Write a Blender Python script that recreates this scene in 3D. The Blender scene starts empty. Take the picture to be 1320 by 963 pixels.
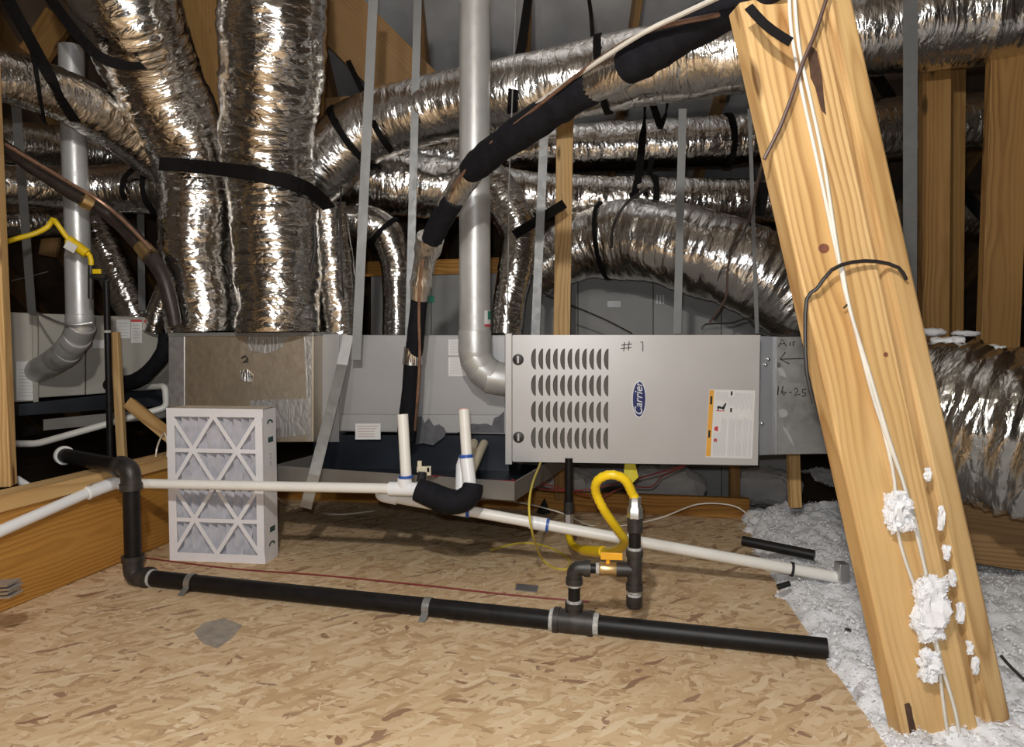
import bpy, bmesh, math, random
import numpy as np
from mathutils import Vector, Matrix

random.seed(7)
rng = np.random.default_rng(7)
SC = bpy.context.scene
COL = SC.collection

# ------------------------------------------------------------------ camera
F = 950.0                      # focal length in pixels of a 1320 px wide frame
CX, CY, HORIZON = 660.0, 481.5, 433.0
CAMH = 0.91
PITCH = math.atan((CY - HORIZON) / F)
cam_data = bpy.data.cameras.new('camera')
cam_data.sensor_fit = 'HORIZONTAL'
cam_data.sensor_width = 36.0
cam_data.lens = 36.0 * F / 1320.0
cam_data.clip_start = 0.02
cam = bpy.data.objects.new('camera', cam_data)
cam.location = (0, 0, CAMH)
cam.rotation_euler = (math.pi / 2 - PITCH, 0, 0)
COL.objects.link(cam)
SC.camera = cam

# ------------------------------------------------------------------ world, lights, exposure
world = bpy.data.worlds.new('world')
SC.world = world
world.use_nodes = True
world.node_tree.nodes['Background'].inputs[0].default_value = (0.9, 0.85, 0.8, 1)
world.node_tree.nodes['Background'].inputs[1].default_value = 0.008


def lamp(name, loc, power, radius, color):
    l = bpy.data.lights.new(name, 'POINT')
    l.energy = power
    l.shadow_soft_size = radius
    l.color = color
    o = bpy.data.objects.new(name, l)
    o.location = loc
    COL.objects.link(o)
    return o


lamp('attic_bulb', (-0.22, 0.10, 2.05), 140, 0.05, (1.0, 0.96, 0.89))
lamp('phone_flash', (-0.03, -0.02, 1.00), 68, 0.02, (0.94, 0.97, 1.0))
lamp('left_fill_light', (-0.7, 0.1, 2.0), 34, 0.05, (0.97, 0.96, 1.0))  # added fill light that brightens the ducts at the left

vs = SC.view_settings
vs.view_transform = 'Standard'
vs.look = 'None'
vs.exposure = 0.0
vs.gamma = 1.0
vs.use_curve_mapping = False

# ------------------------------------------------------------------ geometry helpers
SA, CA = math.sin(PITCH), math.cos(PITCH)
CAMP = Vector((0, 0, CAMH))


def ray(px, py):
    x = (px - CX) / F
    y = -(py - CY) / F
    return Vector((x, CA + y * SA, -SA + y * CA))


def P(px, py, d):
    r = ray(px, py)
    return CAMP + r * (d / r.y)


def FZ(px, py, z=0.0):
    r = ray(px, py)
    return CAMP + r * ((z - CAMH) / r.z)


def ON(px, py, p0, n, off=0.0):
    r = ray(px, py)
    n = n.normalized()
    t = (p0 + n * off - CAMP).dot(n) / r.dot(n)
    return CAMP + r * t


WORLD = {}


def wmat(o):
    return WORLD.get(o.name, Matrix.Identity(4))


def place(o, M, parent=None):
    COL.objects.link(o)
    if parent is not None:
        o.parent = parent
        o.matrix_parent_inverse = wmat(parent).inverted()
    o.matrix_basis = M
    WORLD[o.name] = M.copy()
    return o


def tag(o, label=None, cat=None, group=None, kind=None):
    if label: o['label'] = label
    if cat: o['category'] = cat
    if group: o['group'] = group
    if kind: o['kind'] = kind
    return o


def thing(name, label, cat, loc, group=None):
    o = bpy.data.objects.new(name, None)
    o.empty_display_size = 0.05
    place(o, Matrix.Translation(Vector(loc)))
    return tag(o, label, cat, group)


def struct(name, loc=(0, 0, 0)):
    o = bpy.data.objects.new(name, None)
    place(o, Matrix.Translation(Vector(loc)))
    o['kind'] = 'structure'
    return o


class MB:
    def __init__(s):
        s.v, s.f = [], []

    def add(s, verts, faces):
        b = len(s.v)
        s.v += [tuple(v) for v in verts]
        s.f += [tuple(i + b for i in f) for f in faces]
        return s

    def hexa(s, p):          # 8 points: 4 of one cap in a loop, 4 of the other
        return s.add(p, [(0, 3, 2, 1), (4, 5, 6, 7), (0, 1, 5, 4), (1, 2, 6, 5), (2, 3, 7, 6), (3, 0, 4, 7)])

    def box(s, c, sx, sy, sz, ax=(1, 0, 0), ay=(0, 1, 0), az=(0, 0, 1)):
        c = Vector(c)
        X, Y, Z = Vector(ax) * sx / 2, Vector(ay) * sy / 2, Vector(az) * sz / 2
        return s.hexa([c - X - Y - Z, c + X - Y - Z, c + X + Y - Z, c - X + Y - Z,
                       c - X - Y + Z, c + X - Y + Z, c + X + Y + Z, c - X + Y + Z])

    def slab(s, quad, depth):   # quad of points pushed by vector depth
        q = [Vector(v) for v in quad]
        n = len(q)
        d = Vector(depth)
        fs = [tuple(range(n))[::-1], tuple(range(n, 2 * n))]
        for i in range(n):
            j = (i + 1) % n
            fs.append((i, j, n + j, n + i))
        return s.add(q + [v + d for v in q], fs)

    def tube(s, pts, r, seg=12, caps=True, squash=1.0):
        pts = [Vector(p) for p in pts]
        n = len(pts)
        rs = r if isinstance(r, (list, tuple)) else [r] * n
        T = []
        for i in range(n):
            a, b = pts[max(0, i - 1)], pts[min(n - 1, i + 1)]
            T.append((b - a).normalized())
        u = T[0].orthogonal().normalized()
        if abs(T[0].z) < 0.9:
            u = (Vector((0, 0, 1)) - T[0] * T[0].z).normalized()
        vs_, fs = [], []
        for i in range(n):
            u = (u - T[i] * u.dot(T[i])).normalized()
            w = T[i].cross(u)
            for k in range(seg):
                a = 2 * math.pi * k / seg
                vs_.append(pts[i] + (u * math.cos(a) + w * math.sin(a) * squash) * rs[i])
        for i in range(n - 1):
            for k in range(seg):
                k2 = (k + 1) % seg
                fs.append((i * seg + k, i * seg + k2, (i + 1) * seg + k2, (i + 1) * seg + k))
        if caps:
            fs.append(tuple(range(seg))[::-1])
            fs.append(tuple((n - 1) * seg + k for k in range(seg)))
        return s.add(vs_, fs)

    def build(s, name, m, parent=None, smooth=False, bevel=0.0, label=None, sub=0):
        return make_obj(name, s.v, s.f, m, parent, smooth, bevel, label)


def make_obj(name, v, f, m, parent=None, smooth=False, bevel=0.0, label=None):
    a = np.array([tuple(x) for x in v], dtype=float)
    c = (a.min(0) + a.max(0)) / 2
    c[2] = a[:, 2].min()
    me = bpy.data.meshes.new(name)
    me.from_pydata((a - c).tolist(), [], f)
    if m is not None:
        me.materials.append(m)
    bm_ = bmesh.new(); bm_.from_mesh(me)
    bmesh.ops.recalc_face_normals(bm_, faces=bm_.faces)
    bm_.to_mesh(me); bm_.free()
    if smooth:
        me.polygons.foreach_set('use_smooth', [True] * len(me.polygons))
        try:
            me.set_sharp_from_angle(angle=math.radians(42))
        except Exception:
            pass
    o = bpy.data.objects.new(name, me)
    place(o, Matrix.Translation(Vector(c)), parent)
    if bevel:
        b = o.modifiers.new('bevel', 'BEVEL')
        b.width = bevel; b.segments = 2; b.limit_method = 'ANGLE'
    if label: o['label'] = label
    return o


def spline(pts, step=0.02):
    """Catmull-Rom through 3D points (tuples may carry extra numbers), resampled."""
    a = np.array([list(p) for p in pts], dtype=float)
    a = np.vstack([2 * a[0] - a[1], a, 2 * a[-1] - a[-2]])
    out = []
    for i in range(1, len(a) - 2):
        p0, p1, p2, p3 = a[i - 1], a[i], a[i + 1], a[i + 2]
        n = max(2, int(np.linalg.norm((p2 - p1)[:3]) / step))
        t = np.linspace(0, 1, n, endpoint=False)[:, None]
        out.append(0.5 * ((2 * p1) + (-p0 + p2) * t + (2 * p0 - 5 * p1 + 4 * p2 - p3) * t ** 2 + (-p0 + 3 * p1 - 3 * p2 + p3) * t ** 3))
    out.append(a[-2][None])
    return np.vstack(out)


def SP(pts, step=0.02):      # pixel path (px, py, d) to smooth 3D points
    return [Vector(p) for p in spline([tuple(P(*q)) for q in pts], step)]


def SV(pts, step=0.02):
    return [Vector(p) for p in spline([tuple(q) for q in pts], step)]


def fillet(pts, rad=0.05, n=6):
    pts = [Vector(p) for p in pts]
    out = [pts[0]]
    for i in range(1, len(pts) - 1):
        a, b, c = pts[i - 1], pts[i], pts[i + 1]
        r = min(rad, (a - b).length * 0.49, (c - b).length * 0.49)
        s, e = b + (a - b).normalized() * r, b + (c - b).normalized() * r
        for k in range(n + 1):
            t = k / n
            out.append(s * (1 - t) ** 2 + b * 2 * t * (1 - t) + e * t * t)
    out.append(pts[-1])
    return out


def vnoise(p, seed=0):
    """value noise on (n,3) array, in [-1, 1]"""
    i = np.floor(p).astype(np.int64)
    f = p - i
    f = f * f * (3 - 2 * f)

    def h(ix, iy, iz):
        n = (ix * 374761393 + iy * 668265263 + iz * 2147483647 + seed * 974634777) & 0xFFFFFFFF
        n = ((n ^ (n >> 13)) * 1274126177) & 0xFFFFFFFF
        n = n ^ (n >> 16)
        return (n & 0xFFFF) / 32767.5 - 1
    r = 0
    for dx in (0, 1):
        for dy in (0, 1):
            for dz in (0, 1):
                w = (f[:, 0] if dx else 1 - f[:, 0]) * (f[:, 1] if dy else 1 - f[:, 1]) * (f[:, 2] if dz else 1 - f[:, 2])
                r = r + w * h(i[:, 0] + dx, i[:, 1] + dy, i[:, 2] + dz)
    return r


# ------------------------------------------------------------------ materials
class NT:
    def __init__(s, name):
        s.m = bpy.data.materials.new(name)
        s.m.use_nodes = True
        s.t = s.m.node_tree
        s.b = s.t.nodes['Principled BSDF']

    def n(s, typ, ins=None, **props):
        nd = s.t.nodes.new(typ)
        for k, v in props.items():
            setattr(nd, k, v)
        for k, v in (ins or {}).items():
            s.put(nd.inputs[k], v)
        return nd

    def put(s, sock, v):
        if isinstance(v, bpy.types.NodeSocket):
            s.t.links.new(v, sock)
        elif isinstance(v, bpy.types.Node):
            s.t.links.new(v.outputs[0], sock)
        else:
            if isinstance(v, (tuple, list)) and len(v) == 3 and sock.type == 'RGBA':
                v = tuple(v) + (1,)
            sock.default_value = v

    def set(s, **kw):
        for k, v in kw.items():
            s.put(s.b.inputs[k.replace('_', ' ')], v)
        return s

    def math(s, op, a, b=0.0, clamp=False):
        nd = s.n('ShaderNodeMath', operation=op, use_clamp=clamp)
        s.put(nd.inputs[0], a); s.put(nd.inputs[1], b)
        return nd.outputs[0]

    def mix(s, fac, a, b, blend='MIX'):
        nd = s.n('ShaderNodeMix', data_type='RGBA', blend_type=blend)
        s.put(nd.inputs[0], fac); s.put(nd.inputs[6], a); s.put(nd.inputs[7], b)
        return nd.outputs[2]

    def ramp(s, fac, stops, interp='LINEAR'):
        nd = s.n('ShaderNodeValToRGB')
        nd.color_ramp.interpolation = interp
        e = nd.color_ramp.elements
        while len(e) < len(stops): e.new(0.5)
        for i, (p, c) in enumerate(stops):
            e[i].position = p
            e[i].color = tuple(c) + (1,) if len(c) == 3 else c
        s.put(nd.inputs[0], fac)
        return nd.outputs[0]

    def coords(s, kind='Object', scale=(1, 1, 1), rot=(0, 0, 0), rand=False):
        tc = s.n('ShaderNodeTexCoord')
        v = tc.outputs[kind]
        if rand:
            oi = s.n('ShaderNodeObjectInfo')
            k = s.n('ShaderNodeVectorMath', operation='SCALE')
            k.inputs[0].default_value = (13.7, 5.3, 9.1)
            s.put(k.inputs[3], oi.outputs['Random'])
            ad = s.n('ShaderNodeVectorMath', operation='ADD')
            s.put(ad.inputs[0], v); s.put(ad.inputs[1], k.outputs[0])
            v = ad.outputs[0]
        mp = s.n('ShaderNodeMapping')
        s.put(mp.inputs[0], v)
        mp.inputs['Scale'].default_value = scale
        mp.inputs['Rotation'].default_value = rot
        return mp.outputs[0]

    def noise(s, vec, scale=5, detail=3, rough=0.5, dist=0.0):
        nd = s.n('ShaderNodeTexNoise', {'Vector': vec, 'Scale': scale, 'Detail': detail, 'Roughness': rough, 'Distortion': dist})
        return nd.outputs['Fac']

    def vor(s, vec, scale=5, feature='F1', out='Distance', rand=1.0):
        nd = s.n('ShaderNodeTexVoronoi', {'Vector': vec, 'Scale': scale, 'Randomness': rand}, feature=feature)
        return nd.outputs[out]

    def bump(s, h, strength=0.3, dist=0.01):
        nd = s.n('ShaderNodeBump', {'Height': h, 'Strength': strength, 'Distance': dist})
        s.put(s.b.inputs['Normal'], nd.outputs[0])
        return s


def plain(name, col, rough=0.5, metal=0.0, var=0.08, nscale=14, bump=0.0, spec=0.5):
    t = NT(name)
    t.b.inputs['Specular IOR Level'].default_value = spec
    v = t.coords('Object', rand=True)
    nz = t.noise(v, nscale, 4)
    lo = tuple(c * (1 - var) for c in col); hi = tuple(min(1, c * (1 + var)) for c in col)
    t.set(Base_Color=t.ramp(nz, [(0.3, lo), (0.7, hi)]), Metallic=metal)
    t.set(Roughness=t.math('ADD', t.math('MULTIPLY', nz, 0.12), rough - 0.06))
    if bump:
        t.bump(t.noise(v, nscale * 6, 4), bump, 0.002)
    return t.m


def wood(name, dark, mid, light, rough=0.62, knots=True, ring=0.013):
    """growth rings of a log sawn lengthwise: X runs along the stick"""
    t = NT(name)
    v = t.coords('Object', rand=True)
    sep = t.n('ShaderNodeSeparateXYZ', {'Vector': t.coords('Object')})
    oi = t.n('ShaderNodeObjectInfo')
    drift = t.noise(t.coords('Object', (1.1, 3.5, 3.5), rand=True), 1.0, 3, 0.5)
    fine_d = t.noise(t.coords('Object', (3.0, 26, 26), rand=True), 1.0, 3, 0.6)
    yo = t.math('ADD', sep.outputs[1], t.math('MULTIPLY', t.math('SUBTRACT', oi.outputs['Random'], 0.5), 0.1))
    zo = t.math('ADD', sep.outputs[2], 0.045)
    r = t.math('SQRT', t.math('ADD', t.math('MULTIPLY', yo, yo), t.math('MULTIPLY', zo, zo)))
    r = t.math('ADD', r, t.math('MULTIPLY', drift, 0.075))
    r = t.math('ADD', r, t.math('MULTIPLY', fine_d, 0.006))
    band = t.math('FRACT', t.math('DIVIDE', r, ring))
    ringc = t.ramp(band, [(0.0, (0.5, 0.5, 0.5)), (0.15, (0.0, 0.0, 0.0)), (0.5, (0.2, 0.2, 0.2)), (0.88, (1, 1, 1)), (1.0, (0.5, 0.5, 0.5))])
    soft = t.noise(t.coords('Object', (0.8, 5, 5), rand=True), 1.0, 3)
    strength = t.ramp(soft, [(0.36, (0.12, 0.12, 0.12)), (0.66, (1, 1, 1))])
    base = t.ramp(t.noise(t.coords('Object', (1.2, 9, 9), rand=True), 1.0, 4, 0.6), [(0.3, mid), (0.7, light)])
    col = t.mix(t.math('MULTIPLY', ringc, strength), base, dark)
    fine = t.noise(t.coords('Object', (5, 260, 260), rand=True), 1.0, 3)
    col = t.mix(t.math('MULTIPLY', t.math('SUBTRACT', fine, 0.48, True), 0.9), col, tuple(c * 0.7 for c in mid))
    if knots:
        kd = t.vor(t.coords('Object', (2.4, 9, 9), rand=True), 1.0)
        col = t.mix(t.ramp(kd, [(0.07, (0.9, 0.9, 0.9)), (0.13, (0, 0, 0))]), col, tuple(c * 0.4 for c in dark))
    t.set(Base_Color=col, Roughness=rough)
    t.b.inputs['Specular IOR Level'].default_value = 0.3
    t.bump(t.math('ADD', t.math('MULTIPLY', band, 0.4), fine), 0.2, 0.0015)
    return t.m


def foil(name, tint=(0.84, 0.82, 0.79), rough=0.13, strength=0.5, fx=1.0):
    t = NT(name)
    uv = lambda sc: t.coords('UV', sc)
    a = t.noise(uv((30 * fx, 7, 1)), 1.0, 3, 0.55, 1.2)
    b = t.noise(uv((90 * fx, 30, 1)), 1.0, 3, 0.6, 0.6)
    c = t.vor(uv((16 * fx, 9, 1)), 1.0, 'DISTANCE_TO_EDGE')
    c = t.math('MINIMUM', c, 0.10)
    d = t.vor(uv((70 * fx, 34, 1)), 1.0, 'F1')
    patch = t.noise(uv((7, 6, 1)), 1.0, 2)
    pm = t.ramp(patch, [(0.38, (0.25, 0.25, 0.25)), (0.62, (1, 1, 1))])
    h = t.math('ADD', t.math('MULTIPLY', a, 1.0), t.math('MULTIPLY', c, 1.6))
    h2 = t.math('ADD', t.math('MULTIPLY', b, 0.42), t.math('MULTIPLY', d, 0.3))
    h = t.math('ADD', h, t.math('MULTIPLY', h2, pm))
    dirt = t.noise(uv((5, 4, 1)), 1.0, 3)
    t.set(Base_Color=t.ramp(dirt, [(0.3, tuple(c * 0.82 for c in tint)), (0.7, tint)]), Metallic=1.0)
    t.set(Roughness=t.math('ADD', t.math('MULTIPLY', b, 0.16), rough - 0.06))
    t.bump(h, strength, 0.012)
    return t.m


def osb():
    t = NT('oriented_strand_board')
    base = None
    hgt = None
    for k, (ang, sx, sy) in enumerate(((0.15, 13, 46), (1.2, 11, 44), (2.2, 15, 60), (2.75, 11, 42), (0.7, 16, 58), (1.75, 12, 52), (0.35, 15, 62), (2.5, 14, 55))):
        v = t.coords('Object', (1, 1, 1), (0, 0, ang))
        wob = t.noise(v, 14, 3)
        sc = t.n('ShaderNodeVectorMath', operation='MULTIPLY')
        t.put(sc.inputs[0], v); sc.inputs[1].default_value = (sx, sy, 1)
        off = t.n('ShaderNodeVectorMath', operation='ADD')
        cmb = t.n('ShaderNodeCombineXYZ', {'X': wob, 'Y': t.math('MULTIPLY', wob, 2.6), 'Z': 3.7 * k})
        t.put(off.inputs[0], sc.outputs[0]); t.put(off.inputs[1], cmb.outputs[0])
        vo = t.n('ShaderNodeTexVoronoi', {'Vector': off.outputs[0], 'Scale': 1.0})
        sep = t.n('ShaderNodeSeparateColor', {'Color': vo.outputs['Color']})
        gsc = t.n('ShaderNodeVectorMath', operation='MULTIPLY')
        t.put(gsc.inputs[0], off.outputs[0]); gsc.inputs[1].default_value = (0.6, 4.5, 1)
        grain = t.noise(gsc.outputs[0], 1.6, 4, 0.65)
        r = t.math('ADD', t.math('MULTIPLY', sep.outputs[0], 0.62), t.math('MULTIPLY', grain, 0.40))
        col = t.ramp(r, [(0.14, (0.40, 0.255, 0.145)), (0.27, (0.56, 0.385, 0.22)), (0.42, (0.66, 0.475, 0.28)), (0.58, (0.705, 0.525, 0.325)), (0.75, (0.76, 0.59, 0.385)), (0.88, (0.82, 0.67, 0.465))])
        col = t.mix(t.math('MULTIPLY', t.math('GREATER_THAN', sep.outputs[2], 0.972), 0.7), col, (0.23, 0.115, 0.075))
        mask = t.math('GREATER_THAN', sep.outputs[1], 0.60)
        base = col if base is None else t.mix(mask, base, col)
        hh = sep.outputs[2]
        if hgt is None:
            hgt = hh
        else:
            mx = t.n('ShaderNodeMix', data_type='FLOAT')
            t.put(mx.inputs[0], mask); t.put(mx.inputs[2], hgt); t.put(mx.inputs[3], hh)
            hgt = mx.outputs[0]
    # broad weathering, resin specks and a few dark strands
    big = t.noise(t.coords('Object'), 2.2, 5, 0.6)
    base = t.mix(t.ramp(big, [(0.35, (0.6, 0.6, 0.6)), (0.68, (0, 0, 0))]), base, t.mix(1.0, base, (0.78, 0.70, 0.62), 'MULTIPLY'))
    for ang, sc_, th_ in ((0.5, (14, 34, 1), 0.05), (1.9, (26, 60, 1), 0.06)):
        vv = t.coords('Object', sc_, (0, 0, ang))
        fl = t.vor(vv, 1.0)
        flm = t.ramp(t.math('ADD', fl, t.math('MULTIPLY', t.noise(t.coords('Object'), 70, 3), 0.16)), [(th_ + 0.08, (1, 1, 1)), (th_ + 0.13, (0, 0, 0))])
        base = t.mix(t.math('MULTIPLY', flm, 0.5), base, (0.20, 0.10, 0.06))
    t.set(Base_Color=base, Roughness=0.72)
    t.b.inputs['Specular IOR Level'].default_value = 0.25
    t.bump(hgt, 0.35, 0.002)
    return t.m


def fluff(name, col=(0.955, 0.955, 0.97)):
    t = NT(name)
    v = t.coords('Object')
    a = t.noise(v, 60, 5, 0.7)
    b = t.noise(v, 7, 3)
    t.set(Base_Color=t.ramp(b, [(0.3, tuple(c * 0.86 for c in col)), (0.7, col)]), Roughness=1.0)
    t.b.inputs['Specular IOR Level'].default_value = 0.05
    t.bump(a, 0.3, 0.008)
    tr = t.n('ShaderNodeBsdfTranslucent', {'Color': tuple(c * 0.98 for c in col)})
    mx = t.n('ShaderNodeMixShader')
    mx.inputs[0].default_value = 0.2
    t.t.links.new(t.b.outputs[0], mx.inputs[1]); t.t.links.new(tr.outputs[0], mx.inputs[2])
    out = [n for n in t.t.nodes if n.type == 'OUTPUT_MATERIAL'][0]
    t.t.links.new(mx.outputs[0], out.inputs['Surface'])
    return t.m


def galv(name, col=(0.62, 0.62, 0.62), rough=0.42, metal=0.85):
    t = NT(name)
    v = t.coords('Object', rand=True)
    sp = t.vor(v, 45, 'F1', 'Color')
    sepc = t.n('ShaderNodeSeparateColor', {'Color': sp})
    nz = t.noise(v, 6, 4)
    t.set(Base_Color=t.ramp(nz, [(0.3, tuple(c * 0.82 for c in col)), (0.7, col)]), Metallic=metal)
    t.set(Roughness=t.math('ADD', t.math('MULTIPLY', sepc.outputs[0], 0.1), rough - 0.05))
    return t.m


M_osb = osb()
M_pine = wood('pine_lumber', (0.30, 0.14, 0.042), (0.585, 0.36, 0.14), (0.70, 0.475, 0.225))
M_pine_dark = wood('darker_pine_lumber', (0.17, 0.08, 0.022), (0.28, 0.15, 0.045), (0.34, 0.195, 0.07))  # same wood recipe in darker browns
M_beam = wood('orange_beam_wood', (0.27, 0.11, 0.02), (0.46, 0.215, 0.04), (0.56, 0.285, 0.065), knots=False)
M_roofwood = wood('rafter_wood', (0.19, 0.10, 0.04), (0.29, 0.165, 0.065), (0.35, 0.21, 0.09), knots=False)
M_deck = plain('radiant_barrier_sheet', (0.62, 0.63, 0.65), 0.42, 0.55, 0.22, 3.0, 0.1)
M_board = plain('grey_backing_board', (0.30, 0.295, 0.285), 0.7, 0.1, 0.12, 4.0)
M_dark = plain('dark_attic_base', (0.10, 0.07, 0.05), 0.95, 0, 0.3, 4)
M_foil = foil('duct_foil')
M_foil_s = foil('smooth_duct_foil', (0.80, 0.78, 0.75), 0.2, 0.42)
M_foil_d = foil('dusty_duct_foil', (0.62, 0.60, 0.56), 0.2, 0.5)
M_tape = foil('foil_tape', (0.85, 0.83, 0.8), 0.22, 0.5, 2.0)
M_furn = plain('furnace_paint', (0.56, 0.54, 0.525), 0.36, 0.15, 0.03, 5)
M_furn_in = plain('louver_shaded_paint', (0.20, 0.185, 0.165), 0.55, 0.2, 0.1, 5)  # furnace grey darkened to carry the shade inside the louvre slots
M_case = plain('coil_case_paint', (0.40, 0.395, 0.395), 0.42, 0.2, 0.05, 4)
M_case2 = plain('far_case_paint', (0.42, 0.395, 0.34), 0.5, 0.1, 0.06, 4)
M_galv = galv('galvanised_steel')
M_galv_d = galv('dull_galvanised_sheet', (0.40, 0.40, 0.385), 0.42, 0.7)
M_vent = galv('vent_pipe_metal', (0.66, 0.66, 0.645), 0.40, 0.45)
M_strap = galv('strap_steel', (0.27, 0.275, 0.275), 0.5, 0.5)
M_plen = foil('duct_board_foil', (0.66, 0.57, 0.45), 0.42, 0.06, 0.5)  # gold tint puts the warm reflection into the foil colour
M_patch = foil('wrinkled_tape', (0.62, 0.61, 0.59), 0.46, 0.22, 1.0)
M_black = plain('black_webbing', (0.007, 0.006, 0.006), 0.8, 0, 0.3, 60, 0, 0.15)
M_pipe = plain('black_iron_pipe', (0.010, 0.009, 0.009), 0.45, 0.1, 0.3, 30, 0.1, 0.3)
M_fit = plain('iron_fitting', (0.055, 0.05, 0.047), 0.45, 0.5, 0.3, 30, 0.2)
M_dope = plain('pipe_dope', (0.45, 0.44, 0.42), 0.7, 0, 0.3, 120, 0.3)
M_foam = plain('black_pipe_foam', (0.009, 0.009, 0.012), 0.8, 0, 0.3, 40, 0.4, 0.2)
M_pvc = plain('white_pvc', (0.86, 0.84, 0.78), 0.35, 0, 0.03, 10)
M_pvcw = plain('bright_white_pvc', (0.88, 0.89, 0.90), 0.3, 0, 0.02, 10)
M_cream = plain('cream_plastic', (0.76, 0.68, 0.50), 0.4, 0, 0.06, 12)
M_blue = plain('blue_primer', (0.03, 0.10, 0.42), 0.4)
M_print = plain('red_print', (0.55, 0.33, 0.28), 0.6)
M_yel = plain('yellow_gas_hose', (0.87, 0.60, 0.012), 0.35, 0, 0.06, 20)
M_yeldark = plain('yellow_cable', (0.62, 0.50, 0.07), 0.45)
M_handle = plain('orange_valve_handle', (0.85, 0.42, 0.02), 0.4)
M_brass = plain('brass', (0.62, 0.45, 0.22), 0.35, 0.9)
M_cu = plain('copper', (0.45, 0.27, 0.19), 0.42, 0.8, 0.3, 20)
M_wire_w = plain('white_cable_jacket', (0.70, 0.66, 0.58), 0.5)
M_wire_b = plain('black_wire', (0.02, 0.017, 0.016), 0.5)
M_wire_br = plain('brown_wire', (0.09, 0.05, 0.04), 0.5)
M_wire_r = plain('red_wire', (0.22, 0.03, 0.03), 0.5)
M_paper = plain('white_label_paper', (0.80, 0.79, 0.77), 0.6, 0, 0.03)
M_ink = plain('black_ink', (0.015, 0.014, 0.016), 0.7)
M_grey_ink = plain('grey_fine_print', (0.60, 0.60, 0.62), 0.8)
M_orange = plain('orange_label_band', (0.85, 0.42, 0.05), 0.6)
M_redink = plain('red_ink', (0.62, 0.05, 0.06), 0.6)
M_greenink = plain('green_ink', (0.03, 0.24, 0.16), 0.6)
M_darkgreen = plain('dark_green_ink', (0.03, 0.08, 0.07), 0.6)
M_badge = plain('navy_badge', (0.008, 0.016, 0.13), 0.3)
M_badge_rim = plain('badge_rim', (0.75, 0.76, 0.80), 0.3)
M_card = plain('white_cardboard', (0.82, 0.80, 0.82), 0.7, 0, 0.03, 8)
M_cardtop = plain('bare_cardboard', (0.62, 0.52, 0.42), 0.8)
M_pleat = plain('pleated_filter_media', (0.60, 0.59, 0.63), 0.95, 0, 0.12, 25, 0.4)
M_pan = plain('drain_pan_black', (0.014, 0.018, 0.026), 0.35, 0.2, 0.3, 5)
M_pan_out = plain('drain_pan_steel', (0.24, 0.225, 0.205), 0.5, 0.5, 0.15, 6)
M_fluff = fluff('loose_fill_fibre')
M_batt = fluff('batt_fibre', (0.66, 0.63, 0.60))
M_screw = plain('bright_screw', (0.75, 0.75, 0.75), 0.25, 1.0)
M_spray = plain('white_overspray', (0.42, 0.43, 0.42), 0.6, 0.3)


def board(name, p0, p1, width, thick, facing, m, parent=None, label=None, cat=None, group=None, bevel=0.003, kind=None):
    """a straight stick: local X along its length, Y across its width, Z out of its broad face"""
    p0, p1 = Vector(p0), Vector(p1)
    X = (p1 - p0).normalized()
    Z = Vector(facing)
    Z = (Z - X * Z.dot(X)).normalized()
    Y = Z.cross(X)
    L = (p1 - p0).length
    b = MB().box((L / 2, 0, -thick / 2), L, width, thick)
    me = bpy.data.meshes.new(name)
    me.from_pydata(b.v, [], b.f)
    me.materials.append(m)
    o = bpy.data.objects.new(name, me)
    Mx = Matrix((X, Y, Z)).transposed().to_4x4()
    Mx.translation = p0
    place(o, Mx, parent)
    if bevel:
        bv = o.modifiers.new('bevel', 'BEVEL'); bv.width = bevel; bv.segments = 2
    return tag(o, label, cat, group, kind)


CAMDIR = Vector((0, -1, 0))


def strip(name, a, b, wpx, label=None, cat='strap', group=None, m=None, parent=None, facing=CAMDIR, th=0.002):
    """metal or webbing strip between two pixel points at depths"""
    A, B = P(*a), P(*b)
    w = wpx * (a[2] + b[2]) / 2 / F
    return board(name, A, B, w, th, facing, m or M_strap, parent, label, cat, group, bevel=0)


def ribbon(mb, pts, width, th, normal):
    pts = [Vector(p) for p in pts]
    vs_, fs = [], []
    n = len(pts)
    for i in range(n):
        T = (pts[min(n - 1, i + 1)] - pts[max(0, i - 1)]).normalized()
        N = Vector(normal); N = (N - T * N.dot(T)).normalized()
        W = T.cross(N) * width / 2
        vs_ += [pts[i] - W, pts[i] + W, pts[i] + W - N * th, pts[i] - W - N * th]
    for i in range(n - 1):
        for k in range(4):
            k2 = (k + 1) % 4
            fs.append((4 * i + k, 4 * i + k2, 4 * i + 4 + k2, 4 * i + 4 + k))
    fs += [(0, 3, 2, 1), (4 * n - 4, 4 * n - 3, 4 * n - 2, 4 * n - 1)]
    mb.add(vs_, fs)
    return mb


def frames(c):
    T = np.gradient(c, axis=0)
    T /= np.linalg.norm(T, axis=1)[:, None]
    U = np.zeros_like(c)
    u = np.array([0, 0, 1.0]) if abs(T[0, 2]) < 0.9 else np.array([0, -1.0, 0])
    for i in range(len(c)):
        u = u - T[i] * u.dot(T[i]); u /= np.linalg.norm(u)
        U[i] = u
    return T, U, np.cross(T, U)


DUCTS = {}


def duct_path(pts, step):
    raw = []
    for px, py, d, rp in pts:
        q = P(px, py, d)
        raw.append((q.x, q.y, q.z, rp * d / F))
    return spline(raw, step)


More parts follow.
